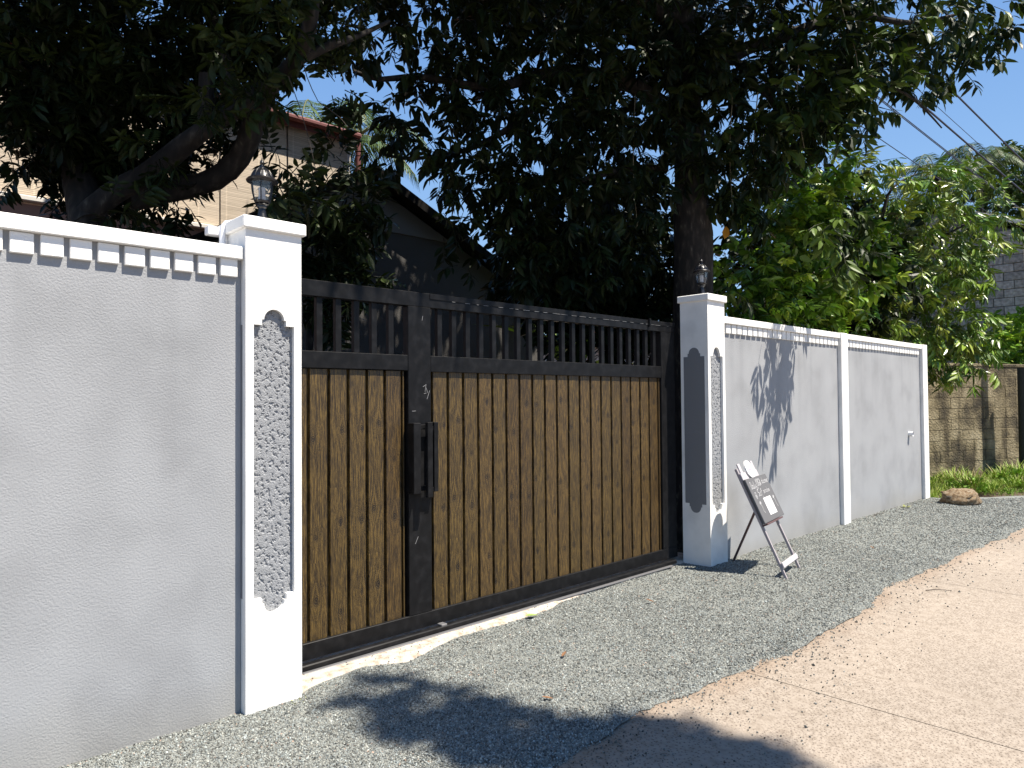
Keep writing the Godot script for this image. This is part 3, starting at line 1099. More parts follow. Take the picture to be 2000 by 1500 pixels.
func rock_mesh(sd: int, size: Vector3, nu: int, nv: int) -> ArrayMesh:
	var n := noise(FastNoiseLite.TYPE_SIMPLEX, 1.1, sd, 4)
	var st := begin()
	st.set_smooth_group(0)
	var P := []
	for i in nv + 1:
		var row := []
		for k in nu:
			var th := PI * i / nv
			var ph := TAU * k / nu
			var d := Vector3(sin(th) * cos(ph), cos(th), sin(th) * sin(ph))
			var r := 1.0 + 0.30 * n.get_noise_3d(d.x, d.y, d.z) + 0.1 * n.get_noise_3d(d.x * 4.0, d.y * 4.0, d.z * 4.0)
			var sq := Vector3(signf(d.x) * pow(absf(d.x), 0.8), signf(d.y) * pow(absf(d.y), 0.75), signf(d.z) * pow(absf(d.z), 0.8))
			row.append(sq * r * size)
		P.append(row)
	for i in nv:
		for k in nu:
			var k2 := (k + 1) % nu
			for t in [[P[i][k], P[i][k2], P[i + 1][k2]], [P[i][k], P[i + 1][k2], P[i + 1][k]]]:
				if (t[1] - t[0]).cross(t[2] - t[0]).length() > 1e-9:
					st.add_vertex(t[0])
					st.add_vertex(t[2])
					st.add_vertex(t[1])
	st.index()
	st.generate_normals()
	return st.commit()


# ---------------------------------------------------------------- buildings
func build_houses() -> void:
	# grey house whose gable looks over the gate
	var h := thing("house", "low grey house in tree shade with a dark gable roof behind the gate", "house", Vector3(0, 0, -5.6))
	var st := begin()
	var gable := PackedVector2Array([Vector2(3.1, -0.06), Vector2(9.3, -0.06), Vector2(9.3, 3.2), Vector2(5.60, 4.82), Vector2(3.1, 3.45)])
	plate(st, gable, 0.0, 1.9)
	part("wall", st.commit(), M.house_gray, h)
	st = begin()
	plate(st, PackedVector2Array([Vector2(4.3, 4.08), Vector2(7.22, 4.08), Vector2(5.60, 4.80)]), 0.035, 0.034)
	part("gable_panel", st.commit(), M.house_light, h)
	for e in 2:
		var a := Vector3(5.60, 4.96, 0.28)
		var b := Vector3(2.7, 3.33, 0.28) if e == 0 else Vector3(9.75, 3.13, 0.28)
		var s := begin()
		var back := Vector3(0, 0, -2.2)
		var th := Vector3(0, -0.07, 0)
		var q := [a, b, b + back, a + back]
		if e == 1:
			q = [b, a, a + back, b + back]
		quad(s, q[0], q[3], q[2], q[1])
		quad(s, q[0] + th, q[1] + th, q[2] + th, q[3] + th)
		quad(s, q[0], q[1], q[1] + th, q[0] + th)
		quad(s, q[2], q[3], q[3] + th, q[2] + th)
		quad(s, b, b + back, b + back + th, b + th)
		part("roof_slope", s.commit(), M.dark_roof, h)
		part("bargeboard", bar_between(a + Vector3(0, -0.09, 0.015), b + Vector3(0, -0.09, 0.015), 0.13, 0.025), M.dark_roof, h)
	# taller house with bamboo blinds
	h = thing("house", "tall house with tan bamboo blinds and a red gutter at upper left", "house", Vector3(0, 0, -8.0))
	part("wall", box_mesh(Vector3(11.0, 4.2, 5.0), 0.0), M.pink_wall, h, Vector3(1.4, 2.14, -2.55))
	part("upper_wall", box_mesh(Vector3(11.0, 2.3, 4.8), 0.0), M.cream, h, Vector3(1.4, 5.25, -2.6))
	part("sill", box_mesh(Vector3(11.1, 0.07, 0.16), 0.01), M.cream, h, Vector3(1.4, 4.30, -0.02))
	var xs := [-4.0, -2.4, -0.6, 1.25, 2.9, 4.45, 5.62, 6.82]
	for i in xs.size() - 1:
		var s := begin()
		var w: float = xs[i + 1] - xs[i] - 0.03
		var q := [Vector3(0, 0, 0), Vector3(w, 0, 0), Vector3(w, 2.03, 0), Vector3(0, 2.03, 0)]
		for j in [0, 2, 1, 0, 3, 2]:
			s.set_normal(Vector3(0, 0, 1))
			s.set_uv(Vector2(q[j].x / 1.1, q[j].y / 1.6 + i * 0.3))
			s.add_vertex(q[j])
		s.generate_tangents()
		box(s, Vector3(w / 2, 0.0, 0.01), Vector3(w, 0.04, 0.03), 0.01)
		part("bamboo_blind", s.commit(), M.blind, h, Vector3(xs[i] + 0.015, 4.335, -0.14 + 0.012 * sin(i * 2.0)))
	part("gutter", box_mesh(Vector3(11.3, 0.10, 0.12), 0.03), M.red_paint, h, Vector3(1.32, 6.43, 0.06))
	part("fascia", box_mesh(Vector3(11.3, 0.12, 0.03), 0.0), M.red_paint, h, Vector3(1.32, 6.36, -0.03))
	part("roof_slope", box_mesh(Vector3(11.3, 0.05, 5.2), 0.0), M.red_paint, h, Vector3(1.32, 6.5, -2.55), Basis(Vector3(1, 0, 0), 0.02))
	part("downpipe", tube_mesh([Vector3(6.93, 6.4, 0.02), Vector3(6.93, 3.2, 0.02)], [0.05], 10), M.red_paint, h)
	# low house with a clay tile roof, seen between the leaves
	h = thing("house", "low white house with an orange tile roof seen through leaves over the gate", "house", Vector3(0, 0, -6.6))
	part("wall", box_mesh(Vector3(6.0, 2.85, 3.0), 0.0), M.cream, h, Vector3(13.2, 1.38, -2.0))
	var tb := Basis(Vector3(1, 0, 0), 0.50)
	for r in 9:
		for k in 24:
			var p := Vector3(10.2 + k * 0.26 + (0.13 if r % 2 else 0.0), 2.95 + r * 0.125, -0.15 - r * 0.24)
			if r < 9 and k < 24:
				part("roof_tile", tile_mesh(), M["tile%d" % ((r * 7 + k * 5 + r * k) % 3)], h, p, tb)
	# block house far right
	h = thing("house", "unplastered grey block house with a pitched roof far right behind the bushes", "house", Vector3(19.0, 0, 0))
	st = begin()
	var gb := Basis(Vector3(0, 0, 1), Vector3.UP, Vector3(-1, 0, 0))
	plate(st, PackedVector2Array([Vector2(-4.1, -0.06), Vector2(-0.05, -0.06), Vector2(-0.05, 5.15), Vector2(-2.05, 5.98), Vector2(-4.1, 5.12)]), -0.02, 4.0, Vector3.ZERO, gb)
	part("wall", st.commit(), M.mortar, h)
	var bm := box_mesh(Vector3(0.05, 0.178, 0.385), 0.006)
	var bh := box_mesh(Vector3(0.05, 0.178, 0.19), 0.006)
	rng.seed = 31
	for r in 27:
		var y := 1.15 + r * 0.19
		var top_z := 99.0
		for k in 11:
			var z := -0.25 - k * 0.4 - (0.2 if r % 2 else 0.0)
			if z < -3.95:
				continue
			var roof := 5.90 - absf(z + 2.05) * 0.41
			if y + 0.1 > roof:
				continue
			part("block", bm, M["block%d" % (rng.randi() % 3)], h, Vector3(-0.004 + rng.randf_range(-0.006, 0.006), y, z))
		if r % 2 and y < 5.0:
			part("block", bh, M["block%d" % (rng.randi() % 3)], h, Vector3(-0.003, y, -0.15))
	part("roof_edge", bar_between(Vector3(-0.12, 6.16, -2.03), Vector3(-0.12, 5.24, 0.16), 0.09, 0.06), M.cream, h)
	part("roof_edge", bar_between(Vector3(-0.12, 6.16, -2.03), Vector3(-0.12, 5.22, -4.4), 0.12, 0.06), M.red_paint, h)
	st = begin()
	quad(st, Vector3(-0.1, 6.2, -2.03), Vector3(4.2, 6.2, -2.03), Vector3(4.2, 5.2, -4.45), Vector3(-0.1, 5.2, -4.45))
	quad(st, Vector3(-0.1, 6.2, -2.03), Vector3(-0.1, 5.33, 0.0), Vector3(4.2, 5.33, 0.0), Vector3(4.2, 6.2, -2.03))
	part("roof_slope", st.commit(), M.dark_roof, h)
	part("downpipe", tube_mesh([Vector3(-0.06, 5.2, 0.02), Vector3(-0.06, 0, 0.02)], [0.045], 8), M.red_paint, h)
	# old wall of stained blocks beyond the bend
	var ow := thing("block_wall", "old stained block wall beyond the white wall's end, above the grass", "wall", Vector3(13.1, 0, -0.72), -0.355)
	part("wall_core", box_mesh(Vector3(8.0, 2.08, 0.12), 0.0), M.mortar, ow, Vector3(3.2, 0.98, -0.09))
	var wm := box_mesh(Vector3(0.594, 0.183, 0.05), 0.004)
	rng.seed = 64
	for r in 11:
		var y := 0.0 + r * 0.1885 + 0.07
		for k in 14:
			var xx := -0.6 + k * 0.6 + (0.3 if r % 2 else 0.0)
			if xx > 7.0:
				continue
			part("block", wm, M.old_wall, ow, Vector3(xx, y, -0.022 + rng.randf_range(-0.002, 0.002)), Basis(Vector3(0, 1, 0), rng.randf_range(-0.003, 0.003)))
	part("coping", box_mesh(Vector3(8.0, 0.055, 0.15), 0.008), M.old_wall, ow, Vector3(3.2, 2.075, -0.06))
	# posts, pole, cables
	solo("fence_post", tube_mesh([Vector3(0, -0.05, 0), Vector3(0.01, 1.0, 0), Vector3(-0.01, 2.02, 0)], [0.07, 0.065, 0.06], 9, 0.1), M.dark_post, "dark mossy post at the right edge in front of the stained wall", "post", Vector3(15.47, 0, 0.50))
	var pl := thing("utility_pole", "tall concrete pole beside the road just past the right edge", "pole", Vector3(15.55, 0, 0.86))
	part("shaft", tube_mesh([Vector3(0, -0.05, 0), Vector3(0, 7.2, 0)], [0.075, 0.055], 12), M.pole, pl)
	var cb := [
		[-0.6, 7.58, 0.019, "thick dark cable highest and farthest right in the sky"], [-0.65, 6.83, 0.019, "thick dark cable running down behind the treetop leaves at right"],
		[-0.6, 6.98, 0.006, "thin cable just above the lower thick cable"], [-0.7, 6.36, 0.008, "upper of two thin cables close together below the thick one"],
		[-0.6, 6.27, 0.008, "lower of two thin cables close together below the thick one"], [-0.65, 5.66, 0.007, "lowest thin cable above the bushes"]]
	for q in cb:
		var pts := []
		for i in 41:
			var t := i / 40.0
			pts.append(Vector3(lerpf(-4.0, 46.0, t), q[1] - 0.10 * sin(PI * t) + 0.08, q[0]))
		solo("overhead_cable", tube_mesh(pts, [q[2]], 5), M.wire, q[3], "cable", Vector3.ZERO, "overhead cables along the road")


var tile_cache: ArrayMesh
func tile_mesh() -> ArrayMesh:
	if tile_cache == null:
		var st := begin()
		var prof := []
		for i in 7:
			var a := PI * i / 6.0
			prof.append(Vector2(-0.13 + 0.26 * i / 6.0, 0.035 * sin(a)))
		for i in 6:
			var a: Vector2 = prof[i]
			var b: Vector2 = prof[i + 1]
			quad(st, Vector3(a.x, a.y, 0.15), Vector3(b.x, b.y, 0.15), Vector3(b.x, b.y - 0.015, -0.15), Vector3(a.x, a.y - 0.015, -0.15))
			quad(st, Vector3(a.x, a.y - 0.012, 0.15), Vector3(b.x, b.y - 0.012, 0.15), Vector3(b.x, b.y, 0.15), Vector3(a.x, a.y, 0.15))
		tile_cache = st.commit()
	return tile_cache


func bar_between(a: Vector3, b: Vector3, hgt: float, dep: float) -> ArrayMesh:
	var st := begin()
	var d := (b - a)
	var x := d.normalized()
	var z := x.cross(Vector3.UP).normalized()
	var y := z.cross(x)
	box(st, (a + b) / 2, Vector3(d.length(), hgt, dep), 0.004, Basis(x, y, z))
	return st.commit()


# ---------------------------------------------------------------- plants
func leaf(st: SurfaceTool, base: Vector3, dir: Vector3, up: Vector3, L: float, W: float, fold: float, droop: float, wide := 0.45) -> void:
	var side := dir.cross(up).normalized()
	var u := side.cross(dir).normalized()
	var ts := [0.0, 0.06, wide * 0.55, wide, 0.76, 1.0]
	var ws := [0.06, 0.08, 0.78, 1.0, 0.66, 0.0]
	var C := []
	var A := []
	var B := []
	for i in 6:
		var t: float = ts[i]
		var c: Vector3 = base + dir * L * t - u * droop * L * t * t
		var w: float = ws[i] * W * 0.5
		C.append(c)
		A.append(c + side * w + u * fold * w)
		B.append(c - side * w + u * fold * w)
	for i in 5:
		if i == 4:
			tri(st, C[i], C[5], A[i])
			tri(st, B[i], C[5], C[i])
		else:
			quad(st, C[i], C[i + 1], A[i + 1], A[i])
			quad(st, B[i], B[i + 1], C[i + 1], C[i])


# a twig along +z with a whorl of leaves towards its end
func spray_mesh(sd: int, count: int, L: float, W: float, twig: float, spread: float, hang: float, wide := 0.45) -> ArrayMesh:
	var r := RandomNumberGenerator.new()
	r.seed = sd
	var st := begin()
	st.set_color(Color(0.45, 0.35, 0.28))
	var tip := Vector3(r.randf_range(-0.03, 0.03), -0.06 * twig, twig)
	tube(st, [Vector3.ZERO, Vector3(0, 0.02 * twig, twig * 0.5), tip], [0.004, 0.0035, 0.002], 4, false)
	for i in count:
		var f := i / float(count)
		var at: Vector3 = tip * (0.35 + 0.65 * f)
		var a := i * 2.4 + r.randf_range(-0.4, 0.4)
		var radial := Vector3(cos(a), sin(a) * 0.75, 0)
		var d := (Vector3(0, 0, 1) * (1.0 - spread * r.randf_range(0.7, 1.1)) + radial * spread + Vector3(0, -hang * r.randf_range(0.5, 1.4), 0)).normalized()
		var up := (Vector3.UP * 0.8 + radial * r.randf_range(-0.5, 0.5) + Vector3(0, 0, -0.3)).normalized()
		var k := r.randf_range(0.7, 1.12)
		var tone := r.randf_range(0.75, 1.2)
		st.set_color(Color(tone, tone, tone * 0.95))
		leaf(st, at, d, up, L * k, W * k, r.randf_range(0.1, 0.45), r.randf_range(0.05, 0.3), wide)
	return st.commit()


func pinnate_mesh(sd: int, pairs: int, L: float, leafL: float, leafW: float) -> ArrayMesh:
	var r := RandomNumberGenerator.new()
	r.seed = sd
	var st := begin()
	st.set_color(Color(0.6, 0.6, 0.4))
	var pts := []
	for i in 6:
		var t := i / 5.0
		pts.append(Vector3(0, -0.25 * L * t * t, L * t))
	tube(st, pts, [0.004, 0.002], 4, false)
	for i in pairs:
		var t := 0.2 + 0.8 * i / float(pairs - 1)
		var p := Vector3(0, -0.25 * L * t * t, L * t)
		for s in [-1.0, 1.0]:
			var tone := r.randf_range(0.8, 1.2)
			st.set_color(Color(tone, tone, tone))
			var d := Vector3(s, -0.15, 0.45).normalized()
			leaf(st, p, d, Vector3.UP, leafL * (1.0 - 0.35 * absf(t - 0.55)), leafW, 0.15, 0.15)
	return st.commit()


func rand_in_ball() -> Vector3:
	for i in 20:
		var v := Vector3(rng.randf_range(-1, 1), rng.randf_range(-1, 1), rng.randf_range(-1, 1))
		if v.length() <= 1.0:
			return v
	return Vector3.ZERO


# blobs: [x, y, z, radius, height radius, sprays]; every spray is one twig with its leaves
func crown(t: Node3D, blobs: Array, meshes: Array, pal: Array, mt: Material, singles: int, sd: int, smin: float, smax: float, down: float, free := false, eye := Vector3(0, 1.52, 3.43)) -> void:
	rng.seed = sd
	var all := []
	for b in blobs:
		var c := Vector3(b[0], b[1], b[2])
		for i in int(b[5]):
			var v := rand_in_ball()
			var p := c + Vector3(v.x * b[3], v.y * b[4], v.z * b[3])
			# nothing grows through the wall or in front of its sunny face
			if not free and p.x < 12.0 and ((p.z > 0.0 and p.y - 2.3 * p.z < 2.8) or (p.z > -0.6 and p.y - 2.3 * (p.z + 0.27) < (3.0 if p.x < 5.3 else 2.65))):
				continue
			var out := (v + Vector3(rng.randf_range(-0.7, 0.7), rng.randf_range(-0.6, 0.4) - down, rng.randf_range(-0.7, 0.7))).normalized()
			if absf(out.y) > 0.92:
				out = (out + Vector3(rng.randf_range(-1, 1), 0, rng.randf_range(-1, 1)) * 0.6).normalized()
			var x := Vector3.UP.cross(out).normalized()
			var y := out.cross(x)
			var bs := Basis(x, y, out).rotated(out, rng.randf_range(-0.5, 0.5)).scaled_local(Vector3.ONE * rng.randf_range(smin, smax))
			var a: Color = pal[rng.randi() % pal.size()]
			var k := rng.randf_range(0.7, 1.3)
			all.append([p.distance_to(eye) + rng.randf() * 0.5, Transform3D(bs, p), Color(a.r * k, a.g * k, a.b * k), rng.randi() % meshes.size()])
	all.sort_custom(func(p, q): return p[0] < q[0])
	var tinted := {}
	var groups := []
	for i in meshes.size():
		groups.append([[] as Array[Transform3D], PackedColorArray()])
	for i in all.size():
		var e: Array = all[i]
		if i < singles:
			var key := rng.randi() % 5
			if not tinted.has(key):
				var mm: StandardMaterial3D = mt.duplicate()
				mm.albedo_color = Color(e[2].r, e[2].g, e[2].b).linear_to_srgb()
				tinted[key] = mm
			var tr: Transform3D = e[1]
			part("leaf_spray", meshes[e[3]], tinted[key], t, tr.origin - t.position, tr.basis)
		else:
			var tr2: Transform3D = e[1]
			tr2.origin -= t.position
			groups[e[3]][0].append(tr2)
			groups[e[3]][1].append(e[2])
	for i in meshes.size():
		if groups[i][0].size():
			var w: Array[Transform3D] = []
			w.assign(groups[i][0])
			scatter("foliage", meshes[i], mt, w, groups[i][1], t)


func limb(t: Node3D, called: String, pts: Array, r0: float, r1: float, sides := 10, mt := "bark") -> void:
	# smooth the polyline and add a little gnarl
	var cv := Curve3D.new()
	for i in pts.size():
		var tan := Vector3.ZERO
		if i > 0 and i < pts.size() - 1:
			tan = (pts[i + 1] - pts[i - 1]) * 0.2
		cv.add_point(pts[i] - t.position, -tan, tan)
	var n := maxi(6, int(cv.get_baked_length() / 0.12))
	var P := []
	var R := []
	for i in n + 1:
		var f := i / float(n)
		var p := cv.sample_baked(cv.get_baked_length() * f)
		P.append(p)
		R.append(lerpf(r0, r1, f) * (1.0 + 0.10 * wob.get_noise_2d(f * 700.0, r0 * 3000.0)))
	part(called, tube_mesh(P, R, sides, 0.16), M[mt], t)


func v3(a: Array) -> Vector3:
	return Vector3(a[0], a[1], a[2])


func path(a: Array) -> Array:
	var o := []
	for p in a:
		o.append(v3(p))
	return o


func build_trees() -> void:
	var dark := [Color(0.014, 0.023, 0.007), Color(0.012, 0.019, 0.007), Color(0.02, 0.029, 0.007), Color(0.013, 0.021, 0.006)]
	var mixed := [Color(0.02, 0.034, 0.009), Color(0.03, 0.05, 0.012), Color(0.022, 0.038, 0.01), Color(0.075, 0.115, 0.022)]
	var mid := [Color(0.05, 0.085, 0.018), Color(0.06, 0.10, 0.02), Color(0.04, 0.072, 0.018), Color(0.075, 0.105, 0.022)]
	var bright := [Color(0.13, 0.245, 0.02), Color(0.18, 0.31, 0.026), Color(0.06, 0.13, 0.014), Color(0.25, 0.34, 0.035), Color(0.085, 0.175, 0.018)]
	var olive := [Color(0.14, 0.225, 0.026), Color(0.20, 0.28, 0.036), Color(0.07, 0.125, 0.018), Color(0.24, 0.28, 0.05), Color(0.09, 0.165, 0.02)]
	var r1 := spray_mesh(1, 11, 0.125, 0.036, 0.16, 0.85, 0.25, 0.6)
	var r2 := spray_mesh(2, 9, 0.14, 0.04, 0.18, 0.8, 0.35, 0.6)
	var r3 := spray_mesh(4, 10, 0.115, 0.038, 0.2, 0.8, 0.3, 0.6)
	var rosette := [r1, r2, r3, r1, r2, r3, pinnate_mesh(3, 7, 0.26, 0.09, 0.026)]
	var mango := [spray_mesh(11, 9, 0.20, 0.066, 0.26, 0.75, 0.55), spray_mesh(12, 8, 0.185, 0.062, 0.3, 0.7, 0.7), spray_mesh(13, 10, 0.19, 0.055, 0.24, 0.8, 0.45)]
	var broad := [spray_mesh(21, 9, 0.20, 0.085, 0.24, 0.85, 0.3), spray_mesh(22, 8, 0.17, 0.075, 0.22, 0.8, 0.45)]
	var slim := [spray_mesh(31, 10, 0.21, 0.05, 0.26, 0.7, 0.55), spray_mesh(32, 9, 0.19, 0.045, 0.24, 0.75, 0.65)]

	# --- tree with leaning limbs behind the left wall
	var t := thing("tree", "dark tree with thick leaning limbs behind the left wall, over the left lantern", "tree", v3([0.95, 0, -2.15]))
	limb(t, "trunk", path([[0.9, -0.05, -2.2], [1.18, 2.47, -2.18], [1.28, 2.89, -2.07], [1.53, 3.1, -1.82], [1.75, 3.35, -1.53], [1.95, 3.53, -1.27], [2.05, 3.63, -1.1], [2.14, 3.73, -0.95], [2.17, 3.85, -0.78], [2.15, 4.07, -0.65], [2.08, 4.49, -0.57]]), 0.130, 0.040, 12)
	limb(t, "limb", path([[1.46, 2.97, -2.03], [1.74, 3.07, -1.96], [1.99, 3.16, -1.73], [2.08, 3.35, -1.5], [2.09, 3.54, -1.35], [2.1, 3.69, -1.13]]), 0.100, 0.070, 10)
	limb(t, "limb", path([[2.14, 3.75, -0.95], [2.27, 3.85, -0.89], [2.4, 3.94, -0.83], [2.63, 4.1, -0.89], [2.9, 4.31, -0.9]]), 0.036, 0.012, 8)
	limb(t, "stump", path([[1.81, 3.39, -1.5], [1.8, 3.58, -1.49], [1.8, 3.77, -1.49]]), 0.058, 0.050, 10)
	limb(t, "limb", path([[1.26, 2.76, -2.15], [1.22, 3.21, -2.39], [1.28, 3.54, -2.46], [1.39, 3.96, -2.34], [1.38, 4.48, -2.34], [1.33, 5.24, -2.36]]), 0.120, 0.060, 10)
	limb(t, "limb", path([[1.24, 3.32, -2.36], [1.0, 3.72, -2.44], [0.85, 4.17, -2.43], [0.75, 4.61, -2.38]]), 0.070, 0.030, 8)
	limb(t, "limb", path([[1.95, 3.53, -1.27], [1.88, 3.99, -1.46], [1.8, 4.59, -1.52]]), 0.060, 0.030, 8)
	limb(t, "hanging_vine", path([[0.72, 4.0, -1.87], [0.75, 3.89, -1.85], [0.81, 3.79, -1.79], [0.85, 3.7, -1.76]]), 0.0032, 0.002, 5, "twig")
	limb(t, "hanging_vine", path([[2.07, 3.62, -0.61], [2.09, 3.51, -0.59], [2.14, 3.38, -0.55], [2.23, 3.3, -0.47], [2.27, 3.22, -0.42]]), 0.0032, 0.002, 5, "twig")
	limb(t, "hanging_vine", path([[2.0, 3.54, -0.67], [2.05, 3.36, -0.63], [2.09, 3.19, -0.6], [2.13, 2.96, -0.57]]), 0.0032, 0.002, 5, "twig")
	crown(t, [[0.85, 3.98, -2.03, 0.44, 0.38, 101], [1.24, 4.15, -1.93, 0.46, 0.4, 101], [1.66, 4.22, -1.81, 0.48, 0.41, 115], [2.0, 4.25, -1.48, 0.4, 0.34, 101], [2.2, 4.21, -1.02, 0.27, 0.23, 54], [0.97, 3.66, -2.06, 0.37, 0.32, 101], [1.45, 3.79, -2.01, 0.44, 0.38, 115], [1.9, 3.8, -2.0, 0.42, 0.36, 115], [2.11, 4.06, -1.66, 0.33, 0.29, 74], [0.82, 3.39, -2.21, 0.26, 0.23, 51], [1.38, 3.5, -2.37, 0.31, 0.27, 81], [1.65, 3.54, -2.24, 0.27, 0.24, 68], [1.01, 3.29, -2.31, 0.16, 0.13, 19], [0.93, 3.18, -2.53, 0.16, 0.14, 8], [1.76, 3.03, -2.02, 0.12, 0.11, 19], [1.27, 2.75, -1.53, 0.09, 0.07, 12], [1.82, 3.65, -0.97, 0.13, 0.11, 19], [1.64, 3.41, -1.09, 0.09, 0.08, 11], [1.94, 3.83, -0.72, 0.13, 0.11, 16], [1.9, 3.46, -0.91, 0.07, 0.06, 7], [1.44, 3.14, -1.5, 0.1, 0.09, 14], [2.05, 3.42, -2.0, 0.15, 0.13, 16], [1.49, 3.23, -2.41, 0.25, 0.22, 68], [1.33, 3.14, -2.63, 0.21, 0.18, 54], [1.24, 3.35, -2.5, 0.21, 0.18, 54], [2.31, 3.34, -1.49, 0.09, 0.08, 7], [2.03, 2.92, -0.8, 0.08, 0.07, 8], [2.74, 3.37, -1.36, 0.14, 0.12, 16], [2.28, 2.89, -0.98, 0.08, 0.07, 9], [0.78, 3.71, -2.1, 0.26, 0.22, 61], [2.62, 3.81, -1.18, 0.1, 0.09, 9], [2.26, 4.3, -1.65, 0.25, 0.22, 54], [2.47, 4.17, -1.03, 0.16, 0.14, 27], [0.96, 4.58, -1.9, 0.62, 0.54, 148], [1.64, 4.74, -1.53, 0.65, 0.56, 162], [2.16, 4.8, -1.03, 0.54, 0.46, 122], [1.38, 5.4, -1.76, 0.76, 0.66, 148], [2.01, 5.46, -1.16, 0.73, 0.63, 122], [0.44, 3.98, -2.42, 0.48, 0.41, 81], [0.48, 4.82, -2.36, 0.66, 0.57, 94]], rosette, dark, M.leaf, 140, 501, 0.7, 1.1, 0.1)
	# --- big tree behind the right pillar
	t = thing("tree", "huge dark leafy tree with a straight trunk behind the right pillar", "tree", v3([6.66, 0, -0.82]))
	limb(t, "trunk", path([[6.6, -0.05, -0.86], [6.63, 1.95, -0.74], [6.63, 2.72, -0.71], [6.62, 3.43, -0.71], [6.59, 4.15, -0.71], [6.54, 4.86, -0.74], [6.49, 5.58, -0.76], [6.46, 6.62, -0.76], [6.49, 7.89, -0.69]]), 0.245, 0.130, 16)
	limb(t, "limb", path([[6.58, 4.42, -0.71], [5.92, 4.74, -0.92], [5.16, 4.76, -1.23], [4.44, 4.48, -1.5], [3.87, 4.49, -1.77], [3.45, 4.38, -1.89], [3.23, 4.41, -1.96]]), 0.100, 0.018, 9)
	limb(t, "limb", path([[5.16, 4.76, -1.23], [4.8, 4.27, -1.45], [4.41, 3.96, -1.69], [4.06, 3.83, -1.88], [3.79, 3.78, -2.0], [3.62, 3.83, -2.16]]), 0.045, 0.012, 8)
	limb(t, "limb", path([[6.56, 4.75, -0.72], [6.91, 5.19, -0.37], [7.45, 5.46, 0.0], [8.14, 5.78, 0.39], [8.96, 5.85, 0.76], [9.62, 6.07, 1.12]]), 0.090, 0.015, 9)
	limb(t, "limb", path([[7.45, 5.46, 0.0], [7.88, 5.22, 0.26], [8.31, 5.09, 0.53], [8.75, 4.9, 0.81], [9.12, 4.59, 1.01]]), 0.035, 0.008, 7)
	limb(t, "limb", path([[6.91, 5.19, -0.37], [7.1, 4.7, -0.07], [7.42, 4.48, 0.22], [7.66, 4.43, 0.45]]), 0.040, 0.010, 7)
	limb(t, "limb", path([[6.5, 5.47, -0.75], [5.67, 5.79, -0.98], [4.89, 6.02, -1.3], [4.09, 5.97, -1.65], [3.31, 5.64, -1.99]]), 0.100, 0.030, 8)
	limb(t, "limb", path([[6.41, 3.98, -0.89], [5.93, 3.92, -1.07], [5.39, 3.71, -1.31], [4.91, 3.45, -1.5]]), 0.050, 0.012, 8)
	limb(t, "hanging_vine", path([[7.44, 5.67, 0.55], [7.5, 5.35, 0.6], [7.55, 5.14, 0.65], [7.58, 4.93, 0.67]]), 0.006, 0.003, 5, "straw")
	limb(t, "hanging_vine", path([[6.65, 4.62, -0.23], [6.63, 4.04, -0.26], [6.66, 3.41, -0.25]]), 0.006, 0.003, 5, "straw")
	limb(t, "hanging_vine", path([[6.84, 4.67, -0.05], [6.81, 3.93, -0.1], [6.87, 3.51, -0.06]]), 0.006, 0.003, 5, "straw")
	limb(t, "hanging_vine", path([[5.92, 4.68, -0.92], [5.91, 3.89, -0.95], [5.95, 3.26, -0.93]]), 0.006, 0.003, 5, "straw")
	limb(t, "hanging_vine", path([[5.46, 4.69, -1.36], [5.44, 4.05, -1.39], [5.48, 3.42, -1.38]]), 0.006, 0.003, 5, "straw")
	limb(t, "hanging_vine", path([[7.14, 4.99, 0.25], [7.13, 4.56, 0.23], [7.19, 4.09, 0.27]]), 0.006, 0.003, 5, "straw")
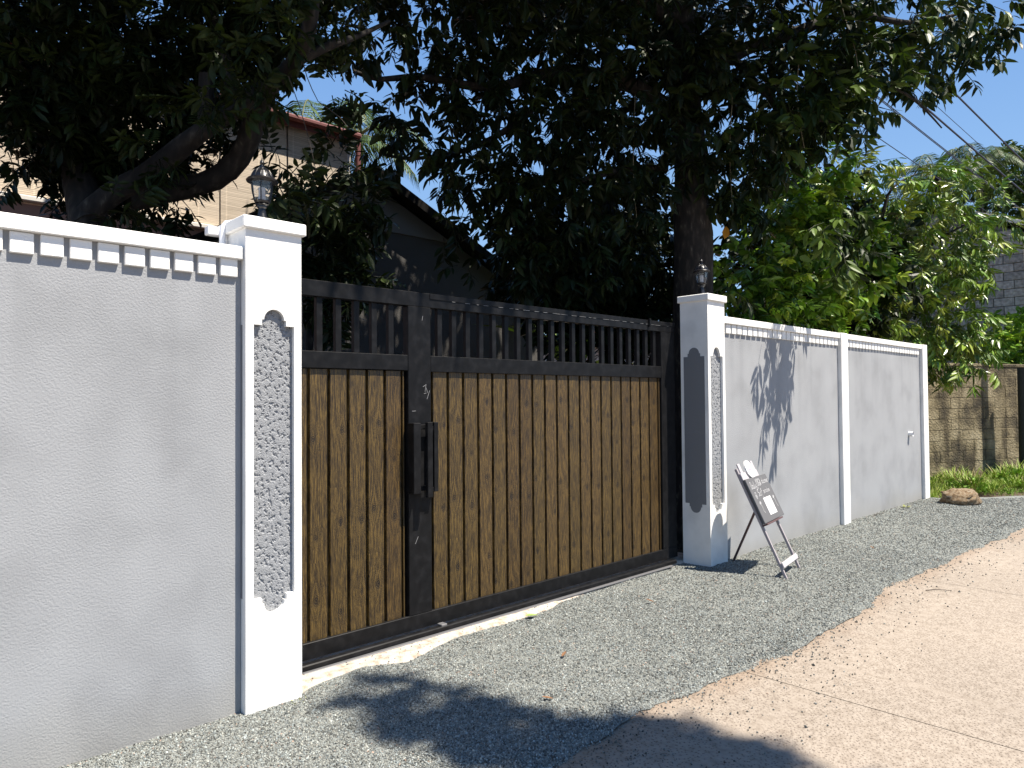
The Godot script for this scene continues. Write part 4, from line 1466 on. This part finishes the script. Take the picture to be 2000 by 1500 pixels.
	crown(t, [[3.23, 4.85, -1.95, 0.35, 0.32, 25], [3.67, 4.87, -1.81, 0.44, 0.4, 36], [4.16, 5.01, -1.61, 0.5, 0.45, 45], [4.68, 5.07, -1.39, 0.57, 0.51, 70], [5.26, 5.17, -1.11, 0.59, 0.53, 74], [5.87, 5.32, -0.81, 0.6, 0.54, 74], [6.5, 5.42, -0.49, 0.62, 0.56, 70], [7.02, 5.41, -0.13, 0.57, 0.52, 56], [7.47, 5.46, 0.16, 0.46, 0.42, 37], [3.97, 4.54, -1.67, 0.3, 0.27, 24], [4.44, 4.58, -1.5, 0.48, 0.44, 59], [4.98, 4.57, -1.27, 0.55, 0.5, 74], [5.57, 4.65, -0.98, 0.57, 0.51, 78], [6.4, 4.97, -0.87, 0.55, 0.5, 67], [6.7, 4.72, -0.32, 0.51, 0.46, 52], [3.61, 4.1, -1.89, 0.19, 0.18, 10], [3.96, 4.08, -1.83, 0.29, 0.26, 18], [4.34, 4.05, -1.61, 0.41, 0.37, 35], [4.87, 4.02, -1.38, 0.52, 0.47, 70], [5.46, 4.03, -1.1, 0.57, 0.51, 81], [6.49, 4.31, -1.21, 0.51, 0.46, 59], [4.11, 3.68, -1.7, 0.25, 0.23, 15], [3.77, 3.79, -1.88, 0.2, 0.18, 9], [3.49, 3.8, -2.01, 0.15, 0.13, 4], [4.54, 3.64, -1.57, 0.32, 0.29, 37], [5.02, 3.5, -1.39, 0.51, 0.46, 70], [5.58, 3.5, -1.14, 0.55, 0.5, 78], [6.89, 3.82, -1.54, 0.45, 0.4, 44], [4.26, 3.44, -1.7, 0.16, 0.15, 7], [4.11, 3.1, -1.72, 0.1, 0.09, 3], [4.61, 3.2, -1.52, 0.19, 0.17, 12], [4.2, 2.77, -1.64, 0.07, 0.06, 2], [4.93, 3.04, -1.49, 0.27, 0.24, 30], [5.28, 2.98, -1.44, 0.41, 0.37, 52], [5.82, 3.01, -1.2, 0.45, 0.41, 59], [7.08, 3.25, -1.66, 0.36, 0.33, 33], [6.14, 4.85, -0.43, 0.3, 0.27, 30], [6.17, 4.3, -0.48, 0.27, 0.25, 27], [6.31, 3.9, -0.43, 0.19, 0.17, 12], [6.15, 3.8, -0.59, 0.14, 0.13, 7], [6.69, 4.15, -0.21, 0.36, 0.33, 30], [6.92, 3.67, -0.28, 0.29, 0.26, 22], [4.09, 5.81, -1.51, 0.84, 0.76, 126], [5.07, 6.11, -1.13, 0.94, 0.85, 138], [6.13, 6.42, -0.67, 1.0, 0.9, 138], [7.18, 6.56, -0.08, 0.87, 0.78, 92], [3.25, 5.57, -1.9, 0.61, 0.55, 80], [4.7, 7.07, -1.45, 1.21, 1.09, 126], [5.93, 7.54, -0.82, 1.28, 1.16, 126], [3.69, 6.67, -1.74, 0.97, 0.88, 103]], mango, dark, M.leaf, 160, 502, 0.6, 1.0, 0.25)
	crown(t, [[7.87, 5.56, 0.27, 0.47, 0.38, 36], [8.41, 5.77, 0.51, 0.52, 0.41, 42], [9.12, 5.99, 0.78, 0.5, 0.4, 38], [9.69, 6.03, 1.05, 0.37, 0.29, 22], [10.01, 5.77, 1.21, 0.22, 0.18, 10], [7.53, 5.06, 0.07, 0.54, 0.42, 48], [8.06, 5.21, 0.3, 0.48, 0.38, 40], [8.5, 5.31, 0.58, 0.38, 0.3, 26], [9.41, 5.49, 0.9, 0.33, 0.26, 14], [9.74, 5.48, 1.08, 0.18, 0.15, 7], [7.1, 4.54, -0.07, 0.52, 0.41, 50], [7.56, 4.69, 0.22, 0.4, 0.31, 32], [6.99, 4.16, -0.19, 0.29, 0.23, 24], [7.48, 4.41, 0.14, 0.26, 0.21, 16], [7.86, 4.67, 0.37, 0.3, 0.24, 18], [8.17, 4.77, 0.53, 0.27, 0.21, 14], [8.75, 4.84, 0.81, 0.19, 0.15, 7], [9.08, 4.47, 0.97, 0.18, 0.14, 8], [6.97, 3.76, -0.37, 0.24, 0.19, 18], [8.73, 5.47, 0.67, 0.28, 0.22, 14], [10.69, 6.4, 1.04, 0.29, 0.23, 16], [10.93, 6.22, 1.12, 0.18, 0.14, 8], [10.62, 5.9, 0.96, 0.24, 0.19, 10], [10.18, 5.48, 0.8, 0.16, 0.12, 5], [10.64, 6.63, 1.0, 0.36, 0.28, 18], [10.08, 6.04, 0.72, 0.35, 0.28, 18], [6.64, 2.67, -0.29, 0.13, 0.1, 5]], mango, mixed, M.leaf, 60, 522, 0.8, 1.2, 0.15)
	crown(t, [[7.42, 3.25, 0.5, 0.14, 0.28, 16], [7.7, 3.3, 0.5, 0.16, 0.25, 10], [7.05, 3.15, 0.5, 0.06, 0.2, 4], [7.2, 2.85, 0.62, 0.06, 0.2, 5], [7.5, 2.95, 0.62, 0.08, 0.2, 5]], mango, mixed, M.leaf, 12, 523, 0.7, 1.0, 0.9, true)
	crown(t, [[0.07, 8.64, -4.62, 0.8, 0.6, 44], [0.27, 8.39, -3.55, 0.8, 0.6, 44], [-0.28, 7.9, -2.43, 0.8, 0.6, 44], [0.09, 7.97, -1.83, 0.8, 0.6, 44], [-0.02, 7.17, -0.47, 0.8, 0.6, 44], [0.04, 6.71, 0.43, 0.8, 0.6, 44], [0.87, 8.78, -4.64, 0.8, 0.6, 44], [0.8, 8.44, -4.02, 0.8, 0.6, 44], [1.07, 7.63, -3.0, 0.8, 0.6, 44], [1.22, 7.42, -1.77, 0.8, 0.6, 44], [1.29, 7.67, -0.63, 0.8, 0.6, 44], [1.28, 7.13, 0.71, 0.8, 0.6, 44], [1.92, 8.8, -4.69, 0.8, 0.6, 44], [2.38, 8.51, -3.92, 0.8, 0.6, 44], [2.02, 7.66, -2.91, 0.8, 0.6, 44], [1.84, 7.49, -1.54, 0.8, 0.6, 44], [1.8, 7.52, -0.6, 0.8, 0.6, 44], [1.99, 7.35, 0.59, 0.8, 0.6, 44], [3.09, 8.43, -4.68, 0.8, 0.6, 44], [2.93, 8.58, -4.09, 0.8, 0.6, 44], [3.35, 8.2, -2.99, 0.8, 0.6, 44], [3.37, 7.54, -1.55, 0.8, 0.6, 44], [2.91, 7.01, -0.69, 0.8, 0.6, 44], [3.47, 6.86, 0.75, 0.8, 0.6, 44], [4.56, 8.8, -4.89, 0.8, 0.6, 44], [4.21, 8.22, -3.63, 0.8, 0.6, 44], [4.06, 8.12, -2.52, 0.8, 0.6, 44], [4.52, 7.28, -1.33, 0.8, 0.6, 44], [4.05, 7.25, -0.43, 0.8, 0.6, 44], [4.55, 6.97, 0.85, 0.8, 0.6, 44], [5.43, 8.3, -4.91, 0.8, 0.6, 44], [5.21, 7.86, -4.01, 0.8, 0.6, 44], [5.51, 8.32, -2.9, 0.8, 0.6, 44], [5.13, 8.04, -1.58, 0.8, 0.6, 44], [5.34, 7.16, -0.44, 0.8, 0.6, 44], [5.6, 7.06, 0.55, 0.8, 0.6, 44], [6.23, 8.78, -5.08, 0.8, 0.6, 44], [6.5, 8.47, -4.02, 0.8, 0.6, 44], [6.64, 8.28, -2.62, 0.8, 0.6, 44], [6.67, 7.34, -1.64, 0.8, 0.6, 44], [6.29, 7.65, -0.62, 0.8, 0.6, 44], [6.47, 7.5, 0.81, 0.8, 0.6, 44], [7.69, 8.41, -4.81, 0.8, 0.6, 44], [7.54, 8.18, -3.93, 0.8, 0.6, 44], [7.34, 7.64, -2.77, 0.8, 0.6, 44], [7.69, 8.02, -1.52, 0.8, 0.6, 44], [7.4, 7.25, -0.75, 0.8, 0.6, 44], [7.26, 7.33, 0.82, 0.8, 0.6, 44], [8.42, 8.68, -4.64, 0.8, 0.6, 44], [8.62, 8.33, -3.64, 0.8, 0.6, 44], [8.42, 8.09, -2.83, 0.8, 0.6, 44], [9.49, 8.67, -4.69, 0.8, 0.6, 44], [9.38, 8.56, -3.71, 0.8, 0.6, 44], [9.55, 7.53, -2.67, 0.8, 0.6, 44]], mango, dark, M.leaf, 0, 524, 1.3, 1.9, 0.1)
	# --- understorey behind the gate
	t = thing("tree", "dark bushy tree behind the gate in front of the orange tile roof", "tree", v3([7.2, 0, -2.6]))
	limb(t, "trunk", path([[7.2, -0.05, -2.6], [7.15, 1.2, -2.6], [7.3, 2.6, -2.7]]), 0.070, 0.040, 8)
	limb(t, "trunk", path([[7.3, -0.05, -2.7], [7.8, 1.4, -2.5], [8.1, 2.6, -2.4]]), 0.050, 0.030, 8)
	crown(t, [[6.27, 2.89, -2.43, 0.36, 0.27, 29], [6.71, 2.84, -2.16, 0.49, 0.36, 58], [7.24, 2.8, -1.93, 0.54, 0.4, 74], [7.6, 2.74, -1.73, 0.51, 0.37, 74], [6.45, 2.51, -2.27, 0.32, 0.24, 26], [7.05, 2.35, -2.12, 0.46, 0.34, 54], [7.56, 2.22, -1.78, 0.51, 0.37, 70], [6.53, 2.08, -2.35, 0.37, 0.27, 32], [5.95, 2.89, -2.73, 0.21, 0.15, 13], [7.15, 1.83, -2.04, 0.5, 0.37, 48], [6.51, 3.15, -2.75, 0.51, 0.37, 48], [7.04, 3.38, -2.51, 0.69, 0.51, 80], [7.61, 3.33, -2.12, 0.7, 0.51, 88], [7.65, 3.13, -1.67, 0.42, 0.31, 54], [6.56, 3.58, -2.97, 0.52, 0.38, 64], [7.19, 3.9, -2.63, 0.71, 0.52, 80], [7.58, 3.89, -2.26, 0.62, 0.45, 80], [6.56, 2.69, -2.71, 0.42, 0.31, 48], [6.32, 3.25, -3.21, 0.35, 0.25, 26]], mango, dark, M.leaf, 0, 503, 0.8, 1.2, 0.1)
	t = thing("shrub", "dark shrub behind the left pillar in front of the grey gable", "shrub", v3([2.9, 0, -2.2]))
	limb(t, "trunk", path([[2.9, -0.05, -2.2], [2.95, 1.4, -2.25], [3.0, 2.8, -2.3]]), 0.050, 0.030, 8)
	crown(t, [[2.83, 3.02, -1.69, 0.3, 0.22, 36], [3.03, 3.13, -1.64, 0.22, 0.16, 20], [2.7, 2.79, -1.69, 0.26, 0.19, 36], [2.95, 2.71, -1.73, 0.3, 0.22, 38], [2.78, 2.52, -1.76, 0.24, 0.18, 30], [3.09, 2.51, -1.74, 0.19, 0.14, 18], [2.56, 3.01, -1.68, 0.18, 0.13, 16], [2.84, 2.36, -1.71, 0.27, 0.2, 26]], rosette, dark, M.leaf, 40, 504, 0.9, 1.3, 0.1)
	# --- bushes behind the right wall
	t = thing("tree", "bright broad-leaved bush tree directly behind the right wall's nearer panel", "tree", v3([8.6, 0, -1.5]))
	limb(t, "trunk", path([[8.6, -0.05, -1.5], [8.55, 1.5, -1.5], [8.4, 3.2, -1.4]]), 0.080, 0.040, 8)
	limb(t, "trunk", path([[8.6, 1.2, -1.5], [9.1, 2.2, -1.2], [9.4, 3.0, -1.0]]), 0.050, 0.030, 8)
	crown(t, [[7.85, 2.59, -0.67, 0.44, 0.35, 67], [8.54, 2.51, -0.56, 0.46, 0.36, 67], [8.07, 2.99, -0.72, 0.49, 0.38, 77], [8.83, 3.12, -0.55, 0.55, 0.43, 88], [8.68, 3.64, -0.67, 0.51, 0.4, 74], [9.41, 3.6, -0.53, 0.53, 0.42, 74], [9.52, 2.98, -0.45, 0.49, 0.39, 70], [9.17, 2.56, -0.51, 0.36, 0.28, 45], [9.88, 2.6, -0.4, 0.38, 0.3, 42], [9.16, 4.02, -0.48, 0.4, 0.32, 45], [10.18, 3.04, -0.37, 0.43, 0.34, 48], [10.13, 3.54, -0.41, 0.38, 0.3, 42], [8.36, 2.13, -0.75, 0.46, 0.36, 38], [9.73, 2.11, -0.55, 0.5, 0.4, 38], [9.41, 4.55, -0.51, 0.41, 0.32, 42], [8.73, 3.97, -0.62, 0.39, 0.31, 48], [10.54, 3.51, -0.29, 0.43, 0.34, 48], [10.65, 2.93, -0.2, 0.43, 0.34, 48]], broad, bright, M.glossy, 60, 505, 0.6, 1.0, 0.15)
	crown(t, [[9.9, 2.87, -1.75, 0.69, 0.55, 42], [10.29, 2.72, -1.38, 0.69, 0.55, 42], [9.95, 3.33, -1.68, 0.75, 0.59, 48], [10.4, 3.41, -1.26, 0.81, 0.64, 55], [10.22, 4.02, -1.4, 0.75, 0.59, 46], [10.62, 3.86, -1.04, 0.75, 0.59, 46], [10.73, 3.17, -0.95, 0.69, 0.55, 44], [10.57, 2.71, -1.12, 0.52, 0.41, 28], [10.91, 2.71, -0.8, 0.52, 0.41, 26], [10.56, 4.4, -1.08, 0.58, 0.46, 28], [11.01, 3.17, -0.68, 0.58, 0.46, 30], [10.95, 3.71, -0.72, 0.52, 0.41, 26], [10.07, 2.26, -1.6, 0.69, 0.55, 24], [10.74, 2.17, -0.97, 0.69, 0.55, 24], [10.28, 4.4, -1.34, 0.58, 0.46, 30], [11.18, 3.63, -0.51, 0.58, 0.46, 30], [11.29, 3.01, -0.42, 0.58, 0.46, 30]], broad, dark, M.leaf, 0, 525, 0.9, 1.3, 0.1)
	t = thing("tree", "olive green slender-leaved tree over the right wall's far end", "tree", v3([11.8, 0, -1.4]))
	limb(t, "trunk", path([[11.8, -0.05, -1.4], [11.72, 2.75, -0.57], [11.54, 3.71, -0.72], [11.42, 4.35, -0.81], [11.03, 4.92, -0.88]]), 0.090, 0.020, 8)
	limb(t, "limb", path([[11.72, 2.91, -0.57], [12.16, 3.58, -0.41], [12.79, 4.02, -0.07], [13.44, 4.4, 0.28]]), 0.050, 0.015, 7)
	limb(t, "limb", path([[11.54, 3.71, -0.72], [11.71, 4.26, -0.54], [11.82, 4.74, -0.42], [12.33, 5.04, -0.21]]), 0.040, 0.012, 7)
	limb(t, "limb", path([[11.6, 3.55, -0.67], [10.84, 4.09, -0.82], [10.52, 4.72, -0.83]]), 0.030, 0.010, 7)
	crown(t, [[11.03, 4.84, -0.89, 0.47, 0.37, 38], [11.59, 4.98, -0.64, 0.43, 0.34, 28], [12.09, 4.72, -0.44, 0.39, 0.31, 24], [12.61, 4.85, -0.22, 0.54, 0.43, 49], [13.2, 4.74, 0.06, 0.55, 0.44, 49], [13.74, 4.53, 0.29, 0.51, 0.41, 42], [13.93, 4.19, 0.46, 0.36, 0.28, 21], [12.44, 4.25, -0.26, 0.59, 0.47, 63], [13.03, 4.05, 0.02, 0.6, 0.47, 66], [13.45, 3.64, 0.27, 0.4, 0.32, 28], [12.04, 3.99, -0.51, 0.54, 0.42, 49], [11.82, 3.32, -0.6, 0.53, 0.42, 63], [12.45, 3.51, -0.27, 0.59, 0.47, 77], [12.92, 3.28, 0.03, 0.45, 0.35, 46], [11.51, 2.73, -0.5, 0.47, 0.37, 63], [12.35, 2.77, -0.26, 0.58, 0.46, 80], [12.93, 2.7, 0.02, 0.54, 0.43, 63], [13.28, 2.54, 0.21, 0.4, 0.32, 35], [12.06, 2.36, -0.4, 0.43, 0.34, 49], [12.7, 2.2, -0.08, 0.49, 0.39, 52], [11.18, 2.56, -0.68, 0.28, 0.22, 24], [10.61, 4.94, -1.01, 0.32, 0.26, 21], [11.53, 4.34, -0.7, 0.29, 0.23, 14], [13.34, 2.13, 0.12, 0.45, 0.36, 35]], slim, olive, M.glossy, 80, 506, 0.75, 1.15, 0.25)
	t = thing("shrub", "glossy green shrub on top of the stained block wall at right edge", "shrub", v3([15.6, 0, -1.2]))
	limb(t, "trunk", path([[15.6, -0.05, -1.2], [15.7, 1.5, -1.1], [15.8, 2.6, -1.0]]), 0.060, 0.030, 8)
	crown(t, [[17.4, 2.71, -0.15, 0.51, 0.4, 80], [17.95, 2.4, 0.09, 0.64, 0.51, 110], [16.94, 2.28, -0.32, 0.5, 0.4, 80], [17.83, 2.94, -0.01, 0.36, 0.29, 40], [18.51, 2.52, 0.35, 0.78, 0.62, 100], [16.48, 2.12, -0.49, 0.35, 0.27, 36]], broad, bright, M.leaf, 20, 507, 0.6, 0.95, 0.0)
	# --- far trees
	t = thing("tree", "dense green tree far off at the upper right edge", "tree", v3([33, 0, -7]))
	limb(t, "trunk", path([[33, -0.05, -7], [37.34, 5.39, -3.76], [37.31, 8.75, -3.69]]), 0.400, 0.200, 8)
	crown(t, [[36.88, 11.11, -4.02, 1.23, 1.17, 160], [37.7, 11.22, -3.25, 1.23, 1.17, 140], [35.91, 11.01, -4.95, 0.9, 0.85, 90], [36.18, 9.71, -3.36, 1.3, 1.24, 160], [38.36, 10.31, -2.65, 1.57, 1.49, 120], [35.71, 9.17, -3.82, 0.98, 0.93, 80], [36.57, 10.86, -5.71, 0.81, 0.77, 50]], mango, mid, M.leaf, 0, 508, 1.2, 1.8, 0.0)
	t = thing("tree", "tree across the road whose crown shades the near gravel", "tree", v3([2.6, 0, 10.6]))
	limb(t, "trunk", path([[2.6, -0.05, 10.6], [2.65, 4.0, 10.3], [3.0, 7.5, 9.4], [3.8, 9.2, 7.8], [4.6, 9.7, 6.4]]), 0.2, 0.03, 10)
	crown(t, [[4.3, 9.6, 4.47, 0.1, 0.1, 22], [4.38, 9.6, 4.79, 0.14, 0.14, 38], [4.4, 9.6, 5.07, 0.16, 0.16, 44], [4.5, 9.6, 5.32, 0.16, 0.16, 50], [4.47, 9.7, 5.62, 0.2, 0.2, 80], [4.79, 9.8, 5.81, 0.22, 0.22, 90], [4.96, 9.8, 6.06, 0.18, 0.18, 80], [4.97, 9.9, 6.4, 0.2, 0.2, 80], [4.77, 9.9, 6.3, 0.34, 0.34, 130], [4.44, 9.8, 6.06, 0.3, 0.3, 100], [4.57, 9.9, 6.6, 0.4, 0.4, 90], [4.79, 10.0, 7.05, 0.5, 0.5, 100], [4.19, 10.0, 7.15, 0.6, 0.6, 100]], mango, mid, M.leaf, 0, 509, 0.65, 0.9, 0.1, true)
	# --- palms
	for q in [[[10.74, 9.46, -16.47], 3.4, 0.6, "palm whose fronds rise above the red gutter of the tan house", 11], [[13.78, 11.32, -19.05], 3.0, -0.4, "palm with a drooping frond just right of the tan house's gutter", 9], [[26.92, 9.05, -3.89], 1.9, 0.5, "palm behind the slender tree, left of the far dense tree", 13], [[31.44, 10.47, -3.69], 1.9, -0.5, "taller palm in front of the far dense tree at upper right", 13]]:
		palm(v3(q[0]), q[1], q[2], q[3], int(q[4]))
	# banana clump behind the gate
	t = thing("banana_plant", "banana plant with torn leaves right of the grey gable", "plant", Vector3(8.6, 0, -4.3))
	for k in 8:
		var st := begin()
		var a := k * 0.9 + 0.3
		var d := Vector3(cos(a) * 0.6, 0.75, sin(a) * 0.6).normalized()
		st.set_color(Color(0.12, 0.17, 0.05))
		leaf(st, Vector3(0, 1.5 + 0.15 * k, 0), d, Vector3(-d.x, 0.6, -d.z).normalized(), 1.5, 0.42, 0.25, 0.55)
		part("leaf_blade", st.commit(), M.leaf, t)
	part("stem", tube_mesh([Vector3(0, -0.06, 0), Vector3(0.02, 1.4, 0), Vector3(0, 2.7, 0.05)], [0.11, 0.09, 0.03], 9), M.straw, t)


func palm(top: Vector3, size: float, lean: float, label: String, count: int) -> void:
	var t := thing("palm_tree", label, "palm", Vector3(top.x, 0, top.z))
	part("trunk", tube_mesh([Vector3(lean, -0.06, 0), Vector3(lean * 0.5, top.y * 0.5, 0), Vector3(0, top.y, 0)], [0.17, 0.13, 0.11], 9), M.bark, t)
	var r := RandomNumberGenerator.new()
	r.seed = int(top.x * 100.0) + 5
	for k in count:
		var st := begin()
		var a := TAU * k / count + r.randf_range(-0.25, 0.25)
		var h := Vector3(cos(a), 0, sin(a))
		var rise := r.randf_range(0.1, 1.1)
		var pts := []
		for i in 9:
			var s := i / 8.0
			pts.append(Vector3(0, top.y, 0) + h * size * s * (1.0 - 0.25 * rise * s) + Vector3(0, size * (rise * s - (0.55 + 0.45 * rise) * s * s), 0))
		st.set_color(Color(0.13, 0.13, 0.05))
		tube(st, pts, [0.02 * size, 0.006 * size], 4, false)
		for i in 46:
			var s := 0.12 + 0.88 * i / 45.0
			var f := s * 8.0
			var j := mini(int(f), 7)
			var p: Vector3 = pts[j].lerp(pts[j + 1], f - j)
			var tg: Vector3 = (pts[j + 1] - pts[j]).normalized()
			var sd := tg.cross(Vector3.UP).normalized()
			for w in [-1.0, 1.0]:
				var d: Vector3 = (sd * w + tg * 0.55 + Vector3(0, -0.35 + r.randf_range(-0.15, 0.15), 0)).normalized()
				var tone := r.randf_range(0.75, 1.25)
				st.set_color(Color(0.06 * tone, 0.095 * tone, 0.03 * tone))
				var L := size * 0.30 * (1.0 - 0.75 * absf(s - 0.4))
				var n := d.cross(tg).normalized()
				var wv := tg * 0.0075 * size
				var mid := p + d * L * 0.55
				var e := p + d * L + Vector3(0, -0.25 * L, 0)
				quad(st, p - wv * 0.4, mid - wv, mid + wv, p + wv * 0.4)
				tri(st, mid - wv, e, mid + wv)
		part("frond", st.commit(), M.leaf, t)


func build_grass() -> void:
	var st := begin()
	for k in 7:
		var a := k * 0.9
		var d := Vector3(cos(a) * 0.35, 1.0, sin(a) * 0.35).normalized()
		var tone := 0.8 + 0.06 * k
		st.set_color(Color(tone, tone, tone))
		leaf(st, Vector3(cos(a) * 0.01, 0, sin(a) * 0.01), d, Vector3(-d.x, 0.3, -d.z).normalized(), 0.17 + 0.02 * k, 0.010, 0.2, 0.3)
	var tuft := st.commit()
	var weed := spray_mesh(41, 9, 0.045, 0.026, 0.10, 0.9, -0.1)
	rng.seed = 808
	var w1: Array[Transform3D] = []
	var c1 := PackedColorArray()
	var w2: Array[Transform3D] = []
	var c2 := PackedColorArray()
	for i in 14000:
		var x := rng.randf_range(11.75, 18.5)
		var z := rng.randf_range(-0.75, 3.2)
		var lo := -0.68 + (x - 13.1) * 0.37
		var hi := 0.25 + (x - 11.8) * 0.55 + 0.25 * wob.get_noise_2d(x * 60.0, 33.0)
		hi = minf(hi, edge_z(x) - 0.12)
		if z < lo or z > hi:
			continue
		var f := clampf((hi - z) / 0.8, 0.0, 1.0)
		if rng.randf() > 0.25 + f:
			continue
		var lump := 0.75 + 0.8 * wob.get_noise_2d(x * 70.0, z * 90.0)
		var s := rng.randf_range(0.35, 1.1) * (0.35 + 1.0 * f) * lump
		if rng.randf() > 0.5 + lump * 0.5:
			continue
		var g := rng.randf_range(0.7, 1.35)
		var bs := Basis(Vector3.UP, rng.randf() * TAU).scaled_local(Vector3.ONE * s)
		if rng.randf() < 0.7:
			w1.append(Transform3D(bs, Vector3(x, -0.03, z)))
			c1.append(Color(0.22 * g, 0.30 * g, 0.05 * g) if rng.randf() > 0.2 else Color(0.26, 0.22, 0.1))
		else:
			w2.append(Transform3D(Basis(Vector3.UP, rng.randf() * TAU) * Basis(Vector3(1, 0, 0), -1.2 + rng.randf_range(-0.5, 0.5)).scaled_local(Vector3.ONE * s * 1.4), Vector3(x, -0.02, z)))
			c2.append(Color(0.17 * g, 0.30 * g, 0.045 * g))
	var o := thing("grass", "bright green weeds and grass at the foot of the stained block wall", "grass", Vector3.ZERO, 0.0, "", "stuff")
	scatter("grass_tuft", tuft, M.leaf, w1, c1, o)
	scatter("weed", weed, M.leaf, w2, c2, o)
	var tufts := [[10.55, 0.10, 0.5, "yellowish tuft of grass at the foot of the right wall's far panel"], [1.70, 0.09, 0.28, "tiny dry tuft at the foot of the left pillar"]]
	for q in tufts:
		var s := begin()
		rng.seed = int(q[0] * 10.0)
		for k in 16:
			var a := rng.randf() * TAU
			var d := Vector3(cos(a) * 0.8, 0.7, sin(a) * 0.8).normalized()
			var g := rng.randf_range(0.8, 1.2)
			s.set_color(Color(0.26 * g, 0.27 * g, 0.08 * g))
			leaf(s, Vector3(rng.randf_range(-0.06, 0.06), 0, rng.randf_range(-0.03, 0.03)) * q[2] * 2.0, d, Vector3(-d.x, 0.3, -d.z).normalized(), 0.14 * q[2], 0.012, 0.1, 0.3)
		solo("grass_tuft", s.commit(), M.leaf, q[3], "grass", Vector3(q[0], 0.0, q[1]))


func _ready() -> void:
	# camera
	var cam := Camera3D.new()
	cam.name = "camera"
	add_child(cam)
	var yaw := 0.7591
	var pitch := 0.0220
	var roll := -0.0083
	var fwd := Vector3(sin(yaw) * cos(pitch), sin(pitch), -cos(yaw) * cos(pitch))
	var rt := Vector3(cos(yaw), 0, sin(yaw))
	var upv := rt.cross(fwd)
	var r2 := rt * cos(roll) + upv * sin(roll)
	var u2 := upv * cos(roll) - rt * sin(roll)
	cam.transform = Transform3D(Basis(r2, u2, -fwd), Vector3(0, 1.52, 3.4341))
	cam.fov = 57.01
	cam.near = 0.05
	cam.far = 600.0
	cam.current = true
	# sky and exposure
	var we := WorldEnvironment.new()
	we.name = "world_environment"
	var env := Environment.new()
	env.background_mode = Environment.BG_SKY
	var sky := Sky.new()
	var sm := ProceduralSkyMaterial.new()
	sm.sky_top_color = lin(0.058, 0.138, 0.325)
	sm.sky_horizon_color = lin(0.24, 0.375, 0.52)
	sm.sky_curve = 0.22
	sm.ground_bottom_color = lin(0.10, 0.09, 0.08)
	sm.ground_horizon_color = lin(0.22, 0.22, 0.22)
	sm.sun_angle_max = 1.0
	sky.sky_material = sm
	env.sky = sky
	env.tonemap_mode = Environment.TONE_MAPPER_LINEAR
	env.tonemap_exposure = 2.2
	env.sdfgi_enabled = true
	env.ssao_enabled = true
	env.ssil_enabled = true
	we.environment = env
	add_child(we)
	# sun: high, in front of the wall and a little to the right
	var sun := DirectionalLight3D.new()
	sun.name = "sun"
	sun.light_energy = 1.6
	sun.light_color = Color(1.0, 0.965, 0.91)
	sun.light_angular_distance = 0.5
	sun.shadow_enabled = true
	add_child(sun)
	sun.look_at_from_position(Vector3(0.55, 2.3, 1.0), Vector3.ZERO, Vector3.UP)
	wob.noise_type = FastNoiseLite.TYPE_SIMPLEX
	wob.frequency = 0.01
	wob.fractal_octaves = 3
	wob.seed = 3
	make_materials()
	build_ground()
	build_walls()
	build_pillar(XL, "white square pillar with a grey roughcast panel left of the gate", 2.4313, -0.05)
	build_pillar(XR, "white square pillar with grey panels right of the gate, beside the easel", 2.4598, -0.05)
	build_gate()
	build_houses()
	build_trees()
	build_grass()
	build_lantern(XL + PW / 2, 2.4313, "black lantern on the left gate pillar against the tan house", 1.0)
	build_lantern(XR + PW / 2, 2.4598, "black lantern on the right gate pillar against the big trunk", 1.0)
	build_easel()
	build_small()
